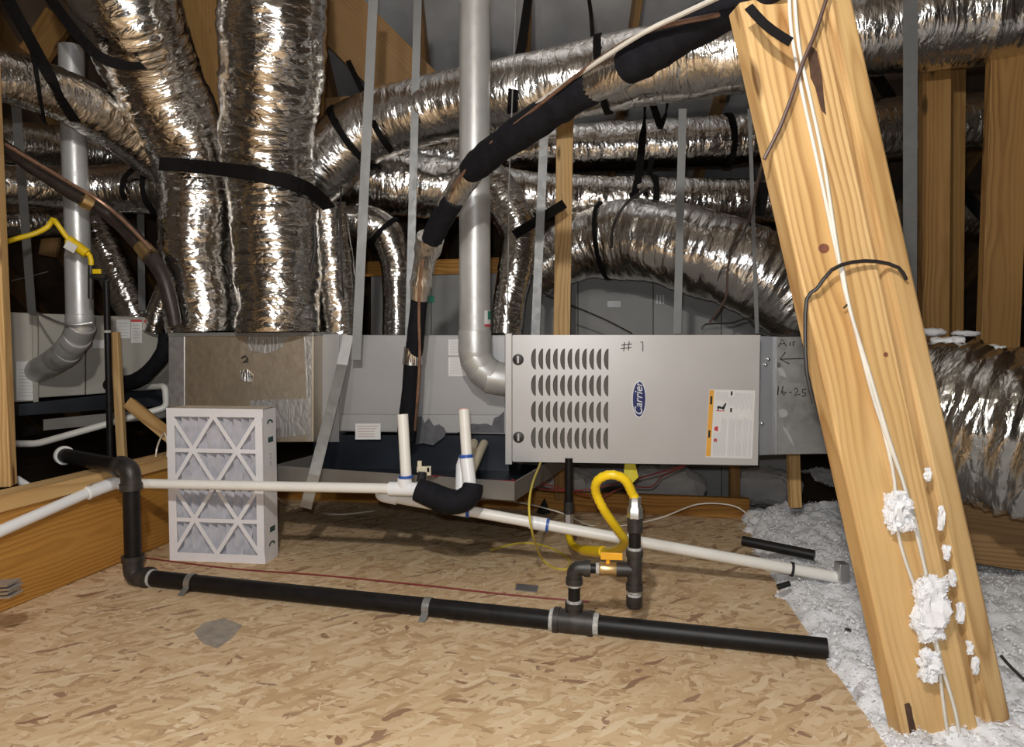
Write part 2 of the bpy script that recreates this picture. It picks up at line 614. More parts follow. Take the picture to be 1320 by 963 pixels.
def duct_mesh(name, pts, m, parent=None, pitch=0.042, rib=0.028, crumple=0.04, seg=56, step=0.009, seed=0, sag=0.0):
    a = duct_path(pts, step)
    c, r = a[:, :3], a[:, 3]
    T, U, W = frames(c)
    n = len(c)
    s = np.concatenate([[0], np.cumsum(np.linalg.norm(np.diff(c, axis=0), axis=1))])
    th = np.linspace(0, 2 * math.pi, seg, endpoint=False)
    S, TH = np.meshgrid(s, th, indexing='ij')
    R = np.repeat(r[:, None], seg, 1)
    ph = S / pitch - TH / (2 * math.pi)
    # film sags between the turns of the wire; each turn is uneven
    ribv = np.abs(np.sin(math.pi * ph)) ** 0.7
    xyz = np.stack([S * 26, np.cos(TH) * 2.2, np.sin(TH) * 2.2], -1).reshape(-1, 3)
    n1 = vnoise(xyz, seed).reshape(S.shape)
    xyz = np.stack([S * 60 + 2.4 * TH, np.cos(TH) * 5, np.sin(TH) * 5], -1).reshape(-1, 3)
    n2 = vnoise(xyz, seed + 5).reshape(S.shape)
    xyz = np.stack([S * 8, np.cos(TH) * 1.3, np.sin(TH) * 1.3], -1).reshape(-1, 3)
    n3 = vnoise(xyz, seed + 9).reshape(S.shape)
    R = R * (1 - rib * (1 - ribv) * (0.6 + 0.6 * n3) + crumple * (0.5 * n1 + 0.32 * n2) + 0.055 * n3)
    V = c[:, None, :] + R[..., None] * (U[:, None, :] * np.cos(TH)[..., None] + W[:, None, :] * np.sin(TH)[..., None])
    V = V.reshape(-1, 3)
    i = np.arange(n - 1)[:, None] * seg
    k = np.arange(seg)[None]
    k2 = (k + 1) % seg
    Fq = np.stack([i + k, i + k2, i + seg + k2, i + seg + k], -1).reshape(-1, 4)
    org = V.mean(0); org[2] = V[:, 2].min()
    me = bpy.data.meshes.new(name)
    me.vertices.add(len(V)); me.vertices.foreach_set('co', (V - org).ravel())
    nf = len(Fq)
    me.loops.add(nf * 4); me.loops.foreach_set('vertex_index', Fq.ravel())
    me.polygons.add(nf)
    me.polygons.foreach_set('loop_start', np.arange(nf) * 4)
    me.polygons.foreach_set('use_smooth', np.ones(nf, bool))
    uvl = me.uv_layers.new(name='UVMap')
    rm = float(r.mean())
    circ = 2 * math.pi * rm
    uu = np.stack([np.broadcast_to(s[:-1, None], (n - 1, seg)), np.broadcast_to(s[:-1, None], (n - 1, seg)),
                   np.broadcast_to(s[1:, None], (n - 1, seg)), np.broadcast_to(s[1:, None], (n - 1, seg))], -1)
    t0 = np.broadcast_to(np.arange(seg)[None] / seg * circ, (n - 1, seg))
    t1 = np.broadcast_to((np.arange(seg)[None] + 1) / seg * circ, (n - 1, seg))
    vv = np.stack([t0, t1, t1, t0], -1)
    uvl.data.foreach_set('uv', np.stack([uu + seed * 1.7, vv], -1).ravel())
    me.update(calc_edges=True)
    me.validate()
    me.materials.append(m)
    o = bpy.data.objects.new(name, me)
    place(o, Matrix.Translation(Vector(org)), parent)
    return o


def ring_mesh(mb, pts, frac, width, grow=1.03, seg=40, nrow=4, tilt=0.0):
    """a band around a duct at a fraction of its length"""
    a = duct_path(pts, 0.02)
    c, r = a[:, :3], a[:, 3]
    T, U, W = frames(c)
    i = int(frac * (len(c) - 1))
    ce, t, u, w, rr = [Vector(x) for x in (c[i], T[i], U[i], W[i])] + [r[i] * grow]
    vs_, fs = [], []
    prof = [(-width / 2, 0), (-width / 2, 0.006), (width / 2, 0.006), (width / 2, 0)]
    for (o_, h) in prof:
        for k in range(seg):
            an = 2 * math.pi * k / seg
            vs_.append(ce + t * (o_ + tilt * rr * math.cos(an)) + (u * math.cos(an) + w * math.sin(an)) * (rr + h))
    for j in range(4):
        j2 = (j + 1) % 4
        for k in range(seg):
            k2 = (k + 1) % seg
            fs.append((j * seg + k, j * seg + k2, j2 * seg + k2, j2 * seg + k))
    mb.add(vs_, fs)
    return ce, rr


def uv_box(o, s=1.0):
    """simple metre-true UVs for flat foil faces"""
    me = o.data
    uvl = me.uv_layers.new(name='UVMap') if not me.uv_layers else me.uv_layers[0]
    for p in me.polygons:
        n = p.normal
        ax = max(range(3), key=lambda i: abs(n[i]))
        ij = [(1, 2), (0, 2), (0, 1)][ax]
        for li in p.loop_indices:
            co = me.vertices[me.loops[li].vertex_index].co
            uvl.data[li].uv = (co[ij[0]] * s, co[ij[1]] * s)


def text_mesh(body, size, shear=0.0, bold=0.0, extrude=0.0006):
    cu = bpy.data.curves.new('txt', 'FONT')
    cu.body = body; cu.size = size; cu.shear = shear; cu.offset = bold
    cu.align_x = 'CENTER'; cu.align_y = 'CENTER'; cu.extrude = extrude
    o = bpy.data.objects.new('txt', cu)
    COL.objects.link(o)
    bpy.context.view_layer.update()
    me = bpy.data.meshes.new_from_object(o.evaluated_get(bpy.context.evaluated_depsgraph_get()))
    bpy.data.objects.remove(o)
    return me


def text_on(name, body, size, centre, right, up, nrm, m, parent, shear=0, bold=0):
    me = text_mesh(body, size, shear, bold)
    me.materials.clear(); me.materials.append(m)
    o = bpy.data.objects.new(name, me)
    X, Y, Z = Vector(right).normalized(), Vector(up).normalized(), Vector(nrm).normalized()
    Mx = Matrix((X, Y, Z)).transposed().to_4x4()
    Mx.translation = Vector(centre)
    return place(o, Mx, parent)


class Face:
    """a flat face given by a point, its rightward direction and outward normal; maps pixels onto it"""
    def __init__(s, p0, p1):
        s.o = Vector(p0)
        s.u = Vector((p1[0] - p0[0], p1[1] - p0[1], 0)).normalized()
        s.w = Vector((0, 0, 1))
        s.n = s.u.cross(s.w)          # towards the camera
        if s.n.y > 0: s.n = -s.n

    def __call__(s, px, py, off=0.0):
        return ON(px, py, s.o, s.n, off)

    def uw(s, px, py):
        q = s(px, py) - s.o
        return q.dot(s.u), q.z

    def at(s, u, w, off=0.0):
        return s.o + s.u * u + s.w * w + s.n * off


def stroke(mb, face, pts, wpx, off=0.001, d=3.0):
    """pen stroke on a face: pixel polyline to a thin flat line"""
    p3 = [face(x, y, off) for x, y in pts]
    ribbon(mb, p3, wpx * d / F, 0.0006, face.n)


def decal(mb, face, x0, y0, x1, y1, off, th=0.0006):
    q = [face(x0, y0, off), face(x1, y0, off), face(x1, y1, off), face(x0, y1, off)]
    return mb.slab(q, -face.n * th)


def bezier_pts(p, n=16):
    return p


# ================================================================== SETTING
# ---- floor: OSB deck with its slanted right edge
BL0, BL1 = FZ(0, 790), FZ(217, 700)
bdir = (BL1 - BL0).normalized()
bnor = Vector((bdir.y, -bdir.x, 0))            # points to the right, into the room
fl_l_far = BL0 + bdir * 2.1
fl_l_near = BL0 - bdir * 5.0
FLOOR_R = [FZ(958, 668), FZ(1010, 770), FZ(1125, 935), Vector((0.70, 0.6, 0)), Vector((0.4, -2.5, 0))]
poly = [fl_l_near, fl_l_far, FZ(663, 652)] + FLOOR_R
mb = MB().slab([v + Vector((0, 0, 0)) for v in poly], (0, 0, -0.018))
o = mb.build('floor', M_osb); o['kind'] = 'structure'

mb = MB().box((0.5, 1.5, -0.22), 14, 16, 0.04)
o = mb.build('floor', M_dark); o['kind'] = 'structure'

M_deck_w = plain('darkened_roof_board', (0.11, 0.075, 0.05), 0.85, 0, 0.3, 6)  # outer panels darkened in colour to keep the unlit background black
M_near = plain('greyed_roof_board', (0.16, 0.135, 0.11), 0.9, 0, 0.3, 3)  # darkened and greyed so the duct foil reflects less orange
# ---- roof: deck sheets between rafters, far slope and near slope
ceil = struct('ceiling')
E0, RZ, SL = 6.6, 1.15, 0.72                   # far foot (d, z) and slope
RIDGE_D = 1.2
ridge_z = RZ + SL * (E0 - RIDGE_D)
sl_len = math.hypot(E0 + 1.8 - RIDGE_D, SL * (E0 + 1.8 - RIDGE_D))
foot = Vector((0, E0 + 1.8, RZ - SL * 1.8))
updir = Vector((0, -1, SL)).normalized()
nrm_in = Vector((0, -SL, -1)).normalized()
xs = [-5.4 + 0.61 * i for i in range(20)]
rows = 5
for ci in range(len(xs) - 1):
    for ri in range(rows):
        a = foot + updir * (sl_len * ri / rows + 0.004); b = foot + updir * (sl_len * (ri + 1) / rows - 0.004)
        z0 = random.uniform(0, 0.006)
        q = [a + Vector((xs[ci] + 0.003, 0, 0)), a + Vector((xs[ci + 1] - 0.003, 0, 0)), b + Vector((xs[ci + 1] - 0.003, 0, 0)), b + Vector((xs[ci] + 0.003, 0, 0))]
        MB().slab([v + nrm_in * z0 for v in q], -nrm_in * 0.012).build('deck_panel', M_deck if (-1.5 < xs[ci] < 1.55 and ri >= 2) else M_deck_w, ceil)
for x in xs:
    board('rafter', foot + Vector((x, 0, 0)) + nrm_in * 0.14, foot + updir * sl_len + Vector((x, 0, 0)) + nrm_in * 0.14, 0.038, 0.14, nrm_in, M_roofwood, ceil)
near_end = Vector((0, -5.5, ridge_z - SL * (RIDGE_D + 5.5)))
ridge = Vector((0, RIDGE_D, ridge_z))
mb = MB().slab([near_end + Vector((-5.4, 0, 0)), near_end + Vector((6.2, 0, 0)), ridge + Vector((6.2, 0, 0)), ridge + Vector((-5.4, 0, 0))], (0, 0, 0.02))
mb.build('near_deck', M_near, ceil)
for sx, nm in ((-5.4, 'wall_left'), (6.2, 'wall_right')):
    mb = MB().slab([Vector((sx, -5.5, -0.2)), Vector((sx, 8.4, -0.2)), Vector((sx, RIDGE_D, ridge_z))], (0.02, 0, 0))
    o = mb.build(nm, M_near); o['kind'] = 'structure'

# ---- back wall of grey backing sheets behind the equipment
bw0, bw1 = P(430, 500, 4.55), P(1010, 500, 4.05)
BW = Face(bw0, bw1)
wall = struct('wall_back', (bw0.x, bw0.y, 0))
edges = [478, 556, 655, 745, 842, 930, 1015]
tops = [356, 352, 354, 340, 338, 338]
for i in range(6):
    q = [BW(edges[i] + 0.5, tops[i], 0.004 * (i % 2)), BW(edges[i + 1] - 0.5, tops[i], 0.004 * (i % 2)), BW(edges[i + 1] - 0.5, 700, 0.004 * (i % 2)), BW(edges[i] + 0.5, 700, 0.004 * (i % 2))]
    q = [Vector((v.x, v.y, max(v.z, -0.2))) for v in q]
    pn = MB().slab(q, -BW.n * 0.012).build('panel', M_board, wall)
    mb = MB()
    if i == 0:
        decal(mb, BW, 545, 381, 560, 390, 0.0065); mk = M_greenink
    elif i in (3, 4):
        x = (785, 800)[i - 3]
        if i == 3: decal(mb, BW, 783, 388, 800, 396, 0.006)
        else:
            for k in range(3): decal(mb, BW, 846 + 4 * k, 380, 848 + 4 * k, 392, 0.003)
        mk = M_grey_ink
    if mb.v: mb.build('stamp', mk, pn)
board('top_plate', BW(470, 347, 0.02), BW(1010, 331, 0.02), 0.09, 0.038, BW.n, M_beam, wall)

# ---- the wooden kick plate at the far edge of the floor
board('sill_beam', FZ(300, 642) + Vector((0, 0.02, 0.05)), FZ(968, 670) + Vector((0, 0.02, 0.05)), 0.10, 0.038, (0, -1, 0), M_beam,
      None, 'low orange beam along the far floor edge under the furnace', 'beam')

# white batts behind it, with short blocks between


def lumpy(name, c, sx, sy, sz, m, seed, amp=0.25, sub=4, rot=0.0, freq=6.0, parent=None):
    bmm = bmesh.new()
    bmesh.ops.create_icosphere(bmm, subdivisions=sub, radius=1.0)
    a = np.array([v.co[:] for v in bmm.verts])
    # squared-off blob
    a = np.sign(a) * np.abs(a) ** 0.7
    b = a * np.array([sx, sy, sz]) / 2
    fr = freq / max(sx, 0.02)
    nz = vnoise(b * fr, seed) + 0.6 * vnoise(b * fr * 2.3, seed + 3) + 0.4 * vnoise(b * fr * 5, seed + 7)
    nn = a / np.linalg.norm(a, axis=1)[:, None]
    b = b + nn * (nz * amp * min(sx, sy, sz) / 2)[:, None]
    cr, sr = math.cos(rot), math.sin(rot)
    b = np.stack([b[:, 0] * cr - b[:, 1] * sr, b[:, 0] * sr + b[:, 1] * cr, b[:, 2]], -1)
    V = [Vector(x) + Vector(c) for x in b]
    fs = [tuple(v.index for v in f.verts) for f in bmm.faces]
    bmm.free()
    if m is M_fluff:
        s0 = min(sx, sz) * 0.09
        for q in [V[i] for i in rng.permutation(len(V))[:1200]]:
            q = Vector(q)
            a1 = Vector(rng.normal(size=3)).normalized(); a2 = Vector(rng.normal(size=3)).normalized()
            k0 = s0 * rng.uniform(0.4, 1.0)
            b0 = len(V)
            V += [q - a1 * k0, q + a2 * k0 * 0.6, q + a1 * k0, q - a2 * k0 * 0.6]
            fs += [(b0, b0 + 1, b0 + 2), (b0, b0 + 2, b0 + 3)]
    return make_obj(name, V, fs, m, parent, True)


batts = [((720, 622), 0.42, 'dusty white insulation batt behind the left part of the low beam'),
         ((860, 630), 0.42, 'dusty white insulation batt behind the middle of the low beam'),
         ((990, 634), 0.36, 'dusty white insulation batt at the right end of the low beam')]
for i, ((px, py), w, lb) in enumerate(batts):
    q = P(px, py, 3.95)
    tag(lumpy('insulation_batt', (q.x, q.y + 0.03, 0.09), w, 0.26, 0.2, M_batt, 20 + i, 0.2, 4, -0.2), lb, 'insulation', 'batts under the furnace')

# ================================================================== LUMBER
# long orange beam on the left, running away from the camera
beam_t = thing('floor_beam', 'long orange wooden beam along the left edge of the floor', 'beam', (BL0.x, BL0.y, 0))
bs, be = BL0 - bdir * 1.2, BL0 + bdir * 1.45
board('beam_side', bs + Vector((0, 0, 0.165)), be + Vector((0, 0, 0.165)), 0.33, 0.045, bnor, M_beam, beam_t)
board('top_rail', bs + Vector((0, 0, 0.385)) - bnor * 0.035, be + Vector((0, 0, 0.385)) - bnor * 0.035, 0.10, 0.052, (0, 0, 1), M_pine, beam_t)
# the stud that stands on it
q = P(4, 640, 2.52)
board('wall_stud', Vector((q.x - 0.03, q.y, 0.386)), Vector((q.x - 0.045, q.y, 3.0)), 0.10, 0.06, (0.25, -1, 0), M_pine,
      None, 'upright pine stud on the long beam at the left picture edge', 'stud')

# leaning brace, two boards fixed side by side, in front on the right
brace = thing('leaning_brace', 'big leaning double pine brace with white cables in front right', 'brace', FZ(1200, 963))
BR_D = 1.62
face_n = Vector((0.10, -1, 0.05)).normalized()
b_ax_top, b_ax_bot = P(1003, -8, BR_D), P(1228, 1010, BR_D)
board('main_board', b_ax_bot, b_ax_top, 0.178, 0.062, (0.10, -1, 0.02), M_pine, brace, bevel=0.005)
board('side_board', P(1291, 935, BR_D + 0.022), P(1066, -80, BR_D + 0.022), 0.066, 0.045, (0.32, -1, 0), M_pine, brace, bevel=0.008)
BRF = lambda px, py, off=0.0: ON(px, py, b_ax_bot, (b_ax_top - b_ax_bot).cross(Vector((1, 0.1, 0))).normalized() * (1 if (b_ax_top - b_ax_bot).cross(Vector((1, 0.1, 0))).y < 0 else -1), off)
# dark bark streak and knots on the brace
M_bark = plain('dark_bark', (0.07, 0.035, 0.02), 0.9, 0, 0.3, 60)
for pts in ([(1040, 62), (1047, 60), (1053, 66), (1057, 84), (1060, 100), (1062, 125), (1065, 148), (1059, 142), (1055, 128), (1051, 112), (1045, 100), (1043, 80)],
            [(1166, 908), (1172, 906), (1175, 912), (1177, 925), (1181, 940), (1182, 952), (1174, 954), (1172, 940), (1170, 930)]):
    MB().slab([BRF(x, y, 0.0015) for x, y in pts], face_n * -0.001).build('bark_streak', M_bark, brace)
M_knot = plain('dark_knot', (0.16, 0.055, 0.03), 0.8, 0, 0.3, 60)
for (x, y, rx, ry) in ((1062, 320, 7, 6), (1142, 457, 3, 3)):
    MB().slab([BRF(x + rx * math.cos(a * 0.524), y + ry * math.sin(a * 0.524), 0.0015) for a in range(12)], face_n * -0.001).build('knot', M_knot, brace)

# posts behind on the right
board('roof_post', P(1206, 470, 3.15), P(1209, 40, 3.15), 0.112, 0.05, (-0.1, -1, 0), M_pine_dark, None,
      'upright pine post just right of the wide galvanised strap', 'post', 'posts at the right')
board('roof_post', P(1232, 470, 3.3), P(1236, 40, 3.3), 0.075, 0.05, (0.1, -1, 0), M_pine_dark, None,
      'thinner post touching the right rear of another pine post', 'post', 'posts at the right')
board('roof_post', P(1289, 470, 2.95), P(1306, 20, 2.95), 0.145, 0.05, (-0.15, -1, 0), M_pine_dark, None,
      'wide pine post rising behind the big duct at the right picture edge', 'post', 'posts at the right')
board('truss_web', P(724, 436, 3.73), P(729, 120, 3.73), 0.084, 0.038, (-0.05, -1, 0), M_pine, None,
      'narrow pine upright rising from behind the louvred furnace', 'stud')
board('truss_web', P(722, 645, 3.72), P(720, 560, 3.72), 0.055, 0.038, (0, -1, 0), M_pine_dark, None,
      'short pine leg under the left end of the furnace', 'stud')
board('truss_web', P(948, 655, 3.72), P(948, 600, 3.72), 0.05, 0.038, (0, -1, 0), M_pine_dark, None,
      'short brown block standing on the low beam right of centre', 'stud')
board('truss_web', P(1027, 655, 3.35), P(1024, 578, 3.35), 0.052, 0.038, (0, -1, 0), M_pine, None,
      'short pine leg under the metal return box beside the brace', 'stud')
# upper timbers
board('gable_brace', P(385, -30, 3.95), P(545, 128, 3.95), 0.30, 0.04, (0, -1, -0.2), M_roofwood, None,
      'wide slanting plank under the roof between two silver ducts', 'timber')
board('gable_post', P(405, 200, 3.9), P(414, -30, 3.9), 0.075, 0.04, (0, -1, 0), M_pine_dark, None,
      'thin upright timber right of the vertical silver duct', 'timber')
board('gable_post', P(262, 190, 3.8), P(256, -30, 3.8), 0.17, 0.04, (0, -1, 0), M_pine_dark, None,
      'upright timber seen between the two upper silver ducts', 'timber')
board('gable_post', P(40, 72, 4.0), P(75, 20, 4.0), 0.16, 0.04, (0, -1, 0), M_pine_dark, None,
      'short timber block high at the upper left', 'timber')
board('gable_tie', P(405, 135, 4.3), P(500, 128, 4.3), 0.07, 0.04, (0, -1, 0), M_roofwood, None,
      'level tie timber in the dark gap left of the strap', 'timber')
board('gable_tie', P(60, 330, 5.2), P(75, 240, 5.2), 0.12, 0.04, (0, -1, 0), M_roofwood, None,
      'dim timber standing behind the yellow hose at the far left', 'timber')
board('joist', P(1225, 668, 2.75), P(1700, 725, 2.2), 0.32, 0.04, (0, -1, 0), M_roofwood, None,
      'dark brown joist under the big right-hand duct', 'beam')
# left stake and small brace
board('stake', P(156, 600, 3.35), P(146, 428, 3.35), 0.036, 0.03, (0, -1, 0), M_pine, None,
      'thin upright pine stake before the far grey furnace', 'stake')
board('stake', P(163, 518, 3.36), P(222, 566, 3.2), 0.055, 0.04, (0, -1, 0.3), M_pine, None,
      'short slanted pine offcut left of the white filter', 'stake')

# ================================================================== DUCTS
DG = 'silver flexible ducts'


def duct(name, label, pts, m=None, seed=0, bands=(), cat='duct', group=DG, bandm=None, **kw):
    a0 = P(pts[-1][0], pts[-1][1], pts[-1][2])
    t = thing(name, label, cat, a0, group)
    duct_mesh('foil_jacket', pts, m or M_foil, t, seed=seed, **kw)
    for (fr, w) in bands:
        mb = MB(); ring_mesh(mb, pts, fr, w, 1.035)
        b = mb.build('duct_tie', bandm or M_black, t, True)
    return t


pA = [(125, -90, 3.05, 68), (163, 10, 3.12, 66), (203, 105, 3.3, 58), (243, 190, 3.42, 50), (255, 250, 3.45, 48), (257, 330, 3.45, 47), (264, 428, 3.45, 46)]
duct('flexible_duct', 'fat silver duct bending down from the top left onto the plenum', pA, M_foil, 1)
pB = [(345, -90, 3.0, 66), (352, 50, 3.08, 65), (344, 175, 3.22, 58), (350, 250, 3.28, 55), (357, 340, 3.3, 54), (360, 428, 3.3, 53)]
duct('flexible_duct', 'fat silver duct falling straight down onto the plenum', pB, M_foil, 2, crumple=0.055)
pT = [(420, 262, 3.42, 24), (427, 320, 3.45, 26), (433, 380, 3.48, 27), (438, 430, 3.5, 25)]
duct('flexible_duct', 'short bright silver duct at the right shoulder of the plenum', pT, M_foil, 3)
pC = [(372, 262, 3.75, 38), (420, 212, 3.72, 42), (470, 168, 3.68, 43), (550, 143, 3.6, 42), (650, 122, 3.5, 43), (760, 100, 3.4, 45), (860, 80, 3.3, 47), (960, 66, 3.2, 50), (1100, 42, 3.1, 56), (1320, 8, 2.95, 62), (1480, -15, 2.85, 62)]
duct('flexible_duct', 'long silver duct climbing rightward across the top behind the brace', pC, M_foil_s, 4, [(0.12, 0.03), (0.30, 0.035), (0.455, 0.03)], rib=0.012, crumple=0.028)
pD = [(405, 215, 4.05, 32), (480, 232, 4.05, 42), (580, 243, 4.05, 38), (700, 253, 4.1, 30), (850, 258, 4.1, 29), (1000, 262, 4.1, 30), (1100, 272, 4.3, 32), (1190, 275, 4.5, 30), (1350, 280, 4.7, 30), (1650, 285, 4.9, 30)]
duct('flexible_duct', 'lower level silver duct passing behind the flue and uprights', pD, M_foil, 5, [(0.3, 0.03), (0.56, 0.03)], crumple=0.05)
pE = [(540, 198, 4.35, 26), (640, 195, 4.3, 28), (760, 190, 4.3, 30), (880, 184, 4.25, 31), (1000, 178, 4.25, 32), (1100, 172, 4.2, 40), (1200, 160, 4.2, 36), (1380, 150, 4.2, 34), (1650, 130, 4.2, 34)]
duct('flexible_duct', 'upper level silver duct under the grey roof sheets right of the flue', pE, M_foil, 6, [(0.5, 0.03), (0.36, 0.03)], crumple=0.045)
pF = [(685, 350, 4.06, 36), (745, 320, 4.04, 41), (800, 309, 3.96, 49), (860, 314, 3.84, 53), (930, 333, 3.75, 56), (1000, 366, 3.7, 57), (1060, 415, 3.68, 54)]
duct('flexible_duct', 'large silver duct sagging over the furnace top towards the brace', pF, M_foil_s, 7, [(0.27, 0.02)], rib=0.02, crumple=0.05)
pG = [(615, 212, 3.9, 25), (645, 252, 3.85, 27), (668, 295, 3.8, 25), (666, 335, 3.75, 23), (656, 385, 3.72, 21), (652, 432, 3.7, 20)]
duct('flexible_duct', 'slim silver duct curling down just right of the white flue', pG, M_foil, 8)
pH = [(425, 290, 3.85, 22), (462, 287, 3.85, 24), (495, 300, 3.85, 23), (509, 335, 3.85, 20), (512, 385, 3.85, 19), (512, 432, 3.85, 19)]
duct('flexible_duct', 'slim silver elbow duct between two hanging straps', pH, M_foil, 9, [(0.36, 0.02)])
pL1 = [(-60, 85, 2.72, 32), (30, 105, 2.93, 32), (100, 132, 3.14, 32), (160, 172, 3.36, 30), (215, 215, 3.55, 28)]
duct('flexible_duct', 'silver duct sloping down from the left edge above the small flue', pL1, M_foil, 10)
pL2 = [(-60, 168, 3.42, 28), (30, 186, 3.62, 28), (110, 196, 3.86, 30), (190, 205, 4.05, 26)]
duct('flexible_duct', 'silver duct second from the top at the left, behind the small flue', pL2, M_foil_d, 11)
pL3 = [(-60, 232, 3.22, 26), (40, 240, 3.42, 26), (120, 243, 3.60, 28), (200, 242, 3.66, 33), (232, 245, 3.6, 34)]
duct('flexible_duct', 'level silver duct entering the left side of the fat duct', pL3, M_foil, 12, [(0.86, 0.025)])
pL4 = [(112, 270, 4.3, 18), (132, 315, 4.3, 21), (152, 360, 4.3, 22), (178, 415, 4.3, 20)]
duct('flexible_duct', 'silver duct slanting down to the far grey furnace', pL4, M_foil, 13)
pL5 = [(232, 345, 4.0, 15), (217, 375, 4.0, 15), (205, 402, 4.0, 15), (198, 428, 4.0, 14)]
duct('flexible_duct', 'small silver duct half hidden left of the plenum', pL5, M_foil, 14)
pL6 = [(-40, 285, 3.75, 20), (40, 285, 3.95, 22), (100, 282, 4.15, 22)]
duct('flexible_duct', 'dim silver duct behind the yellow hose at the far left', pL6, M_foil_d, 15)
pR = [(1105, 515, 2.85, 78), (1180, 527, 2.72, 93), (1250, 543, 2.58, 103), (1330, 560, 2.45, 108), (1450, 590, 2.3, 110), (1640, 640, 2.12, 112), (1900, 700, 1.95, 115)]
duct('flexible_duct', 'huge crinkled silver return duct at the right picture edge', pR, M_foil_d, 16, rib=0.05, crumple=0.11, seg=72, pitch=0.055)

# ---- black webbing slings
WG = 'black duct slings'


def sling(label, pts, wpx, m=None, nrm=CAMDIR, cat='strap', name='webbing_strap', group=WG, th=0.002, step=0.03):
    pp = SP(pts, step)
    d = sum(p[2] for p in pts) / len(pts)
    o = ribbon(MB(), pp, wpx * d / F, th, nrm).build(name, m or M_black, None, False)
    return tag(o, label, cat, group)


sling('broad black strap slung across the two fat vertical ducts', [(205, 211, 3.2), (260, 215, 3.18), (330, 225, 3.02), (385, 238, 3.08), (412, 255, 3.25), (425, 270, 3.35)], 17)
sling('thin black loop at the left of the broad black strap', [(193, 211, 3.4), (172, 218, 3.48), (159, 232, 3.52), (157, 248, 3.52), (161, 258, 3.55)], 7)
sling('black strap hanging from the top left corner over the upper duct', [(5, -10, 2.92), (35, 45, 2.92), (62, 95, 2.86), (80, 130, 2.96), (97, 157, 3.05)], 15)
sling('thin black strap beside the strap at the top left corner', [(38, 55, 2.9), (46, 90, 2.82), (52, 130, 2.88), (58, 160, 2.98)], 6)
sling('black strap curving under the topmost left duct', [(60, -8, 3.0), (100, 45, 2.95), (130, 74, 2.93), (160, 84, 2.97), (185, 84, 3.05)], 13)
sling('black strap crossing the long duct left of the flue', [(440, 60, 4.1), (475, 135, 3.6), (480, 155, 3.5), (493, 180, 3.5), (505, 196, 3.6)], 7)
sling('black strap hanging from the roof onto the long duct by the flue', [(682, -10, 4.1), (672, 60, 3.7), (664, 95, 3.4), (661, 130, 3.33), (660, 165, 3.5)], 12)
sling('left one of three black straps under the long duct', [(833, 128, 3.6), (828, 180, 4.1), (822, 235, 4.0), (815, 256, 3.95)], 10)
sling('middle one of three black straps under the long duct', [(868, 85, 3.15), (858, 145, 4.0), (848, 175, 4.15), (838, 215, 4.15), (832, 252, 3.95)], 7)
sling('right one of three black straps under the long duct', [(840, 130, 4.1), (852, 165, 4.15), (862, 190, 4.2), (860, 206, 4.2)], 9)
sling('black strap between grey roof sheets right of the pine upright', [(758, -10, 4.0), (762, 20, 3.9), (764, 52, 3.6)], 5)
sling('black strap falling beside the left edge of the brace', [(985, 235, 3.7), (982, 258, 3.7), (979, 278, 3.7)], 14)
sling('dark strap slanting across the far ducts right of the brace', [(1128, 95, 4.2), (1150, 130, 4.2), (1172, 180, 4.2)], 16)
sling('dark strap slanting between the two right-hand posts', [(1232, 235, 4.1), (1262, 272, 4.1), (1290, 300, 4.1)], 16)
sling('dark strap low beside the wide galvanised strap', [(1168, 225, 4.1), (1152, 255, 4.1), (1140, 275, 4.1)], 12)
# clamp handle like bracket by the pine upright
tag(board('webbing_bracket', P(664, 302, 3.5), P(728, 262, 3.6), 0.045, 0.02, (0, -1, 0), M_black), 'black angled bracket left of the narrow pine upright', 'bracket')

# ---- galvanised hanger straps
HG = 'galvanised hanger straps'
for a, b, w, lb in [
    ((482, -20, 3.25), (459, 464, 3.25), 12, 'galvanised hanger strap ending on the coil case, left of the flue'),
    ((539, -20, 3.45), (527, 440, 3.45), 10, 'galvanised hanger strap just left of the black line set'),
    ((704, 110, 3.4), (690, 432, 3.4), 11, 'galvanised hanger strap left of the narrow pine upright'),
    ((880, 140, 3.2), (873, 430, 3.2), 10, 'galvanised hanger strap rising from the furnace top right of centre'),
    ((966, 140, 3.25), (976, 430, 3.15), 5, 'thin galvanised strap at the right end of the furnace top'),
    ((1174, -30, 2.72), (1173, 440, 2.86), 18, 'wide galvanised strap right of the brace'),
    ((20, 130, 3.05), (41, 405, 3.45), 12, 'galvanised hanger strap at the far left of the small flue'),
    ((181, 262, 4.0), (183, 400, 4.0), 9, 'short pale hanger strap left of the fat duct'),
]:
    strip('hanger_strap', a, b, w, lb, 'strap', HG)
# strap that slings the drain pan
tag(ribbon(MB(), [P(449, 432, 3.26), P(441, 470, 3.22), P(405, 612, 2.93), P(394, 655, 2.93)], 0.046, 0.002, CAMDIR).build('hanger_strap', M_galv_d),
    'dull strap slanting from the coil case down over the drain pan', 'strap', HG)
# threaded rod
tag(MB().tube([P(666, -20, 3.1), P(656, 240, 3.3), P(654, 430, 3.35)], 0.0028, 8).build('hanger_rod', M_galv, None, True), 'thin bright rod hanging right of the flue', 'rod')

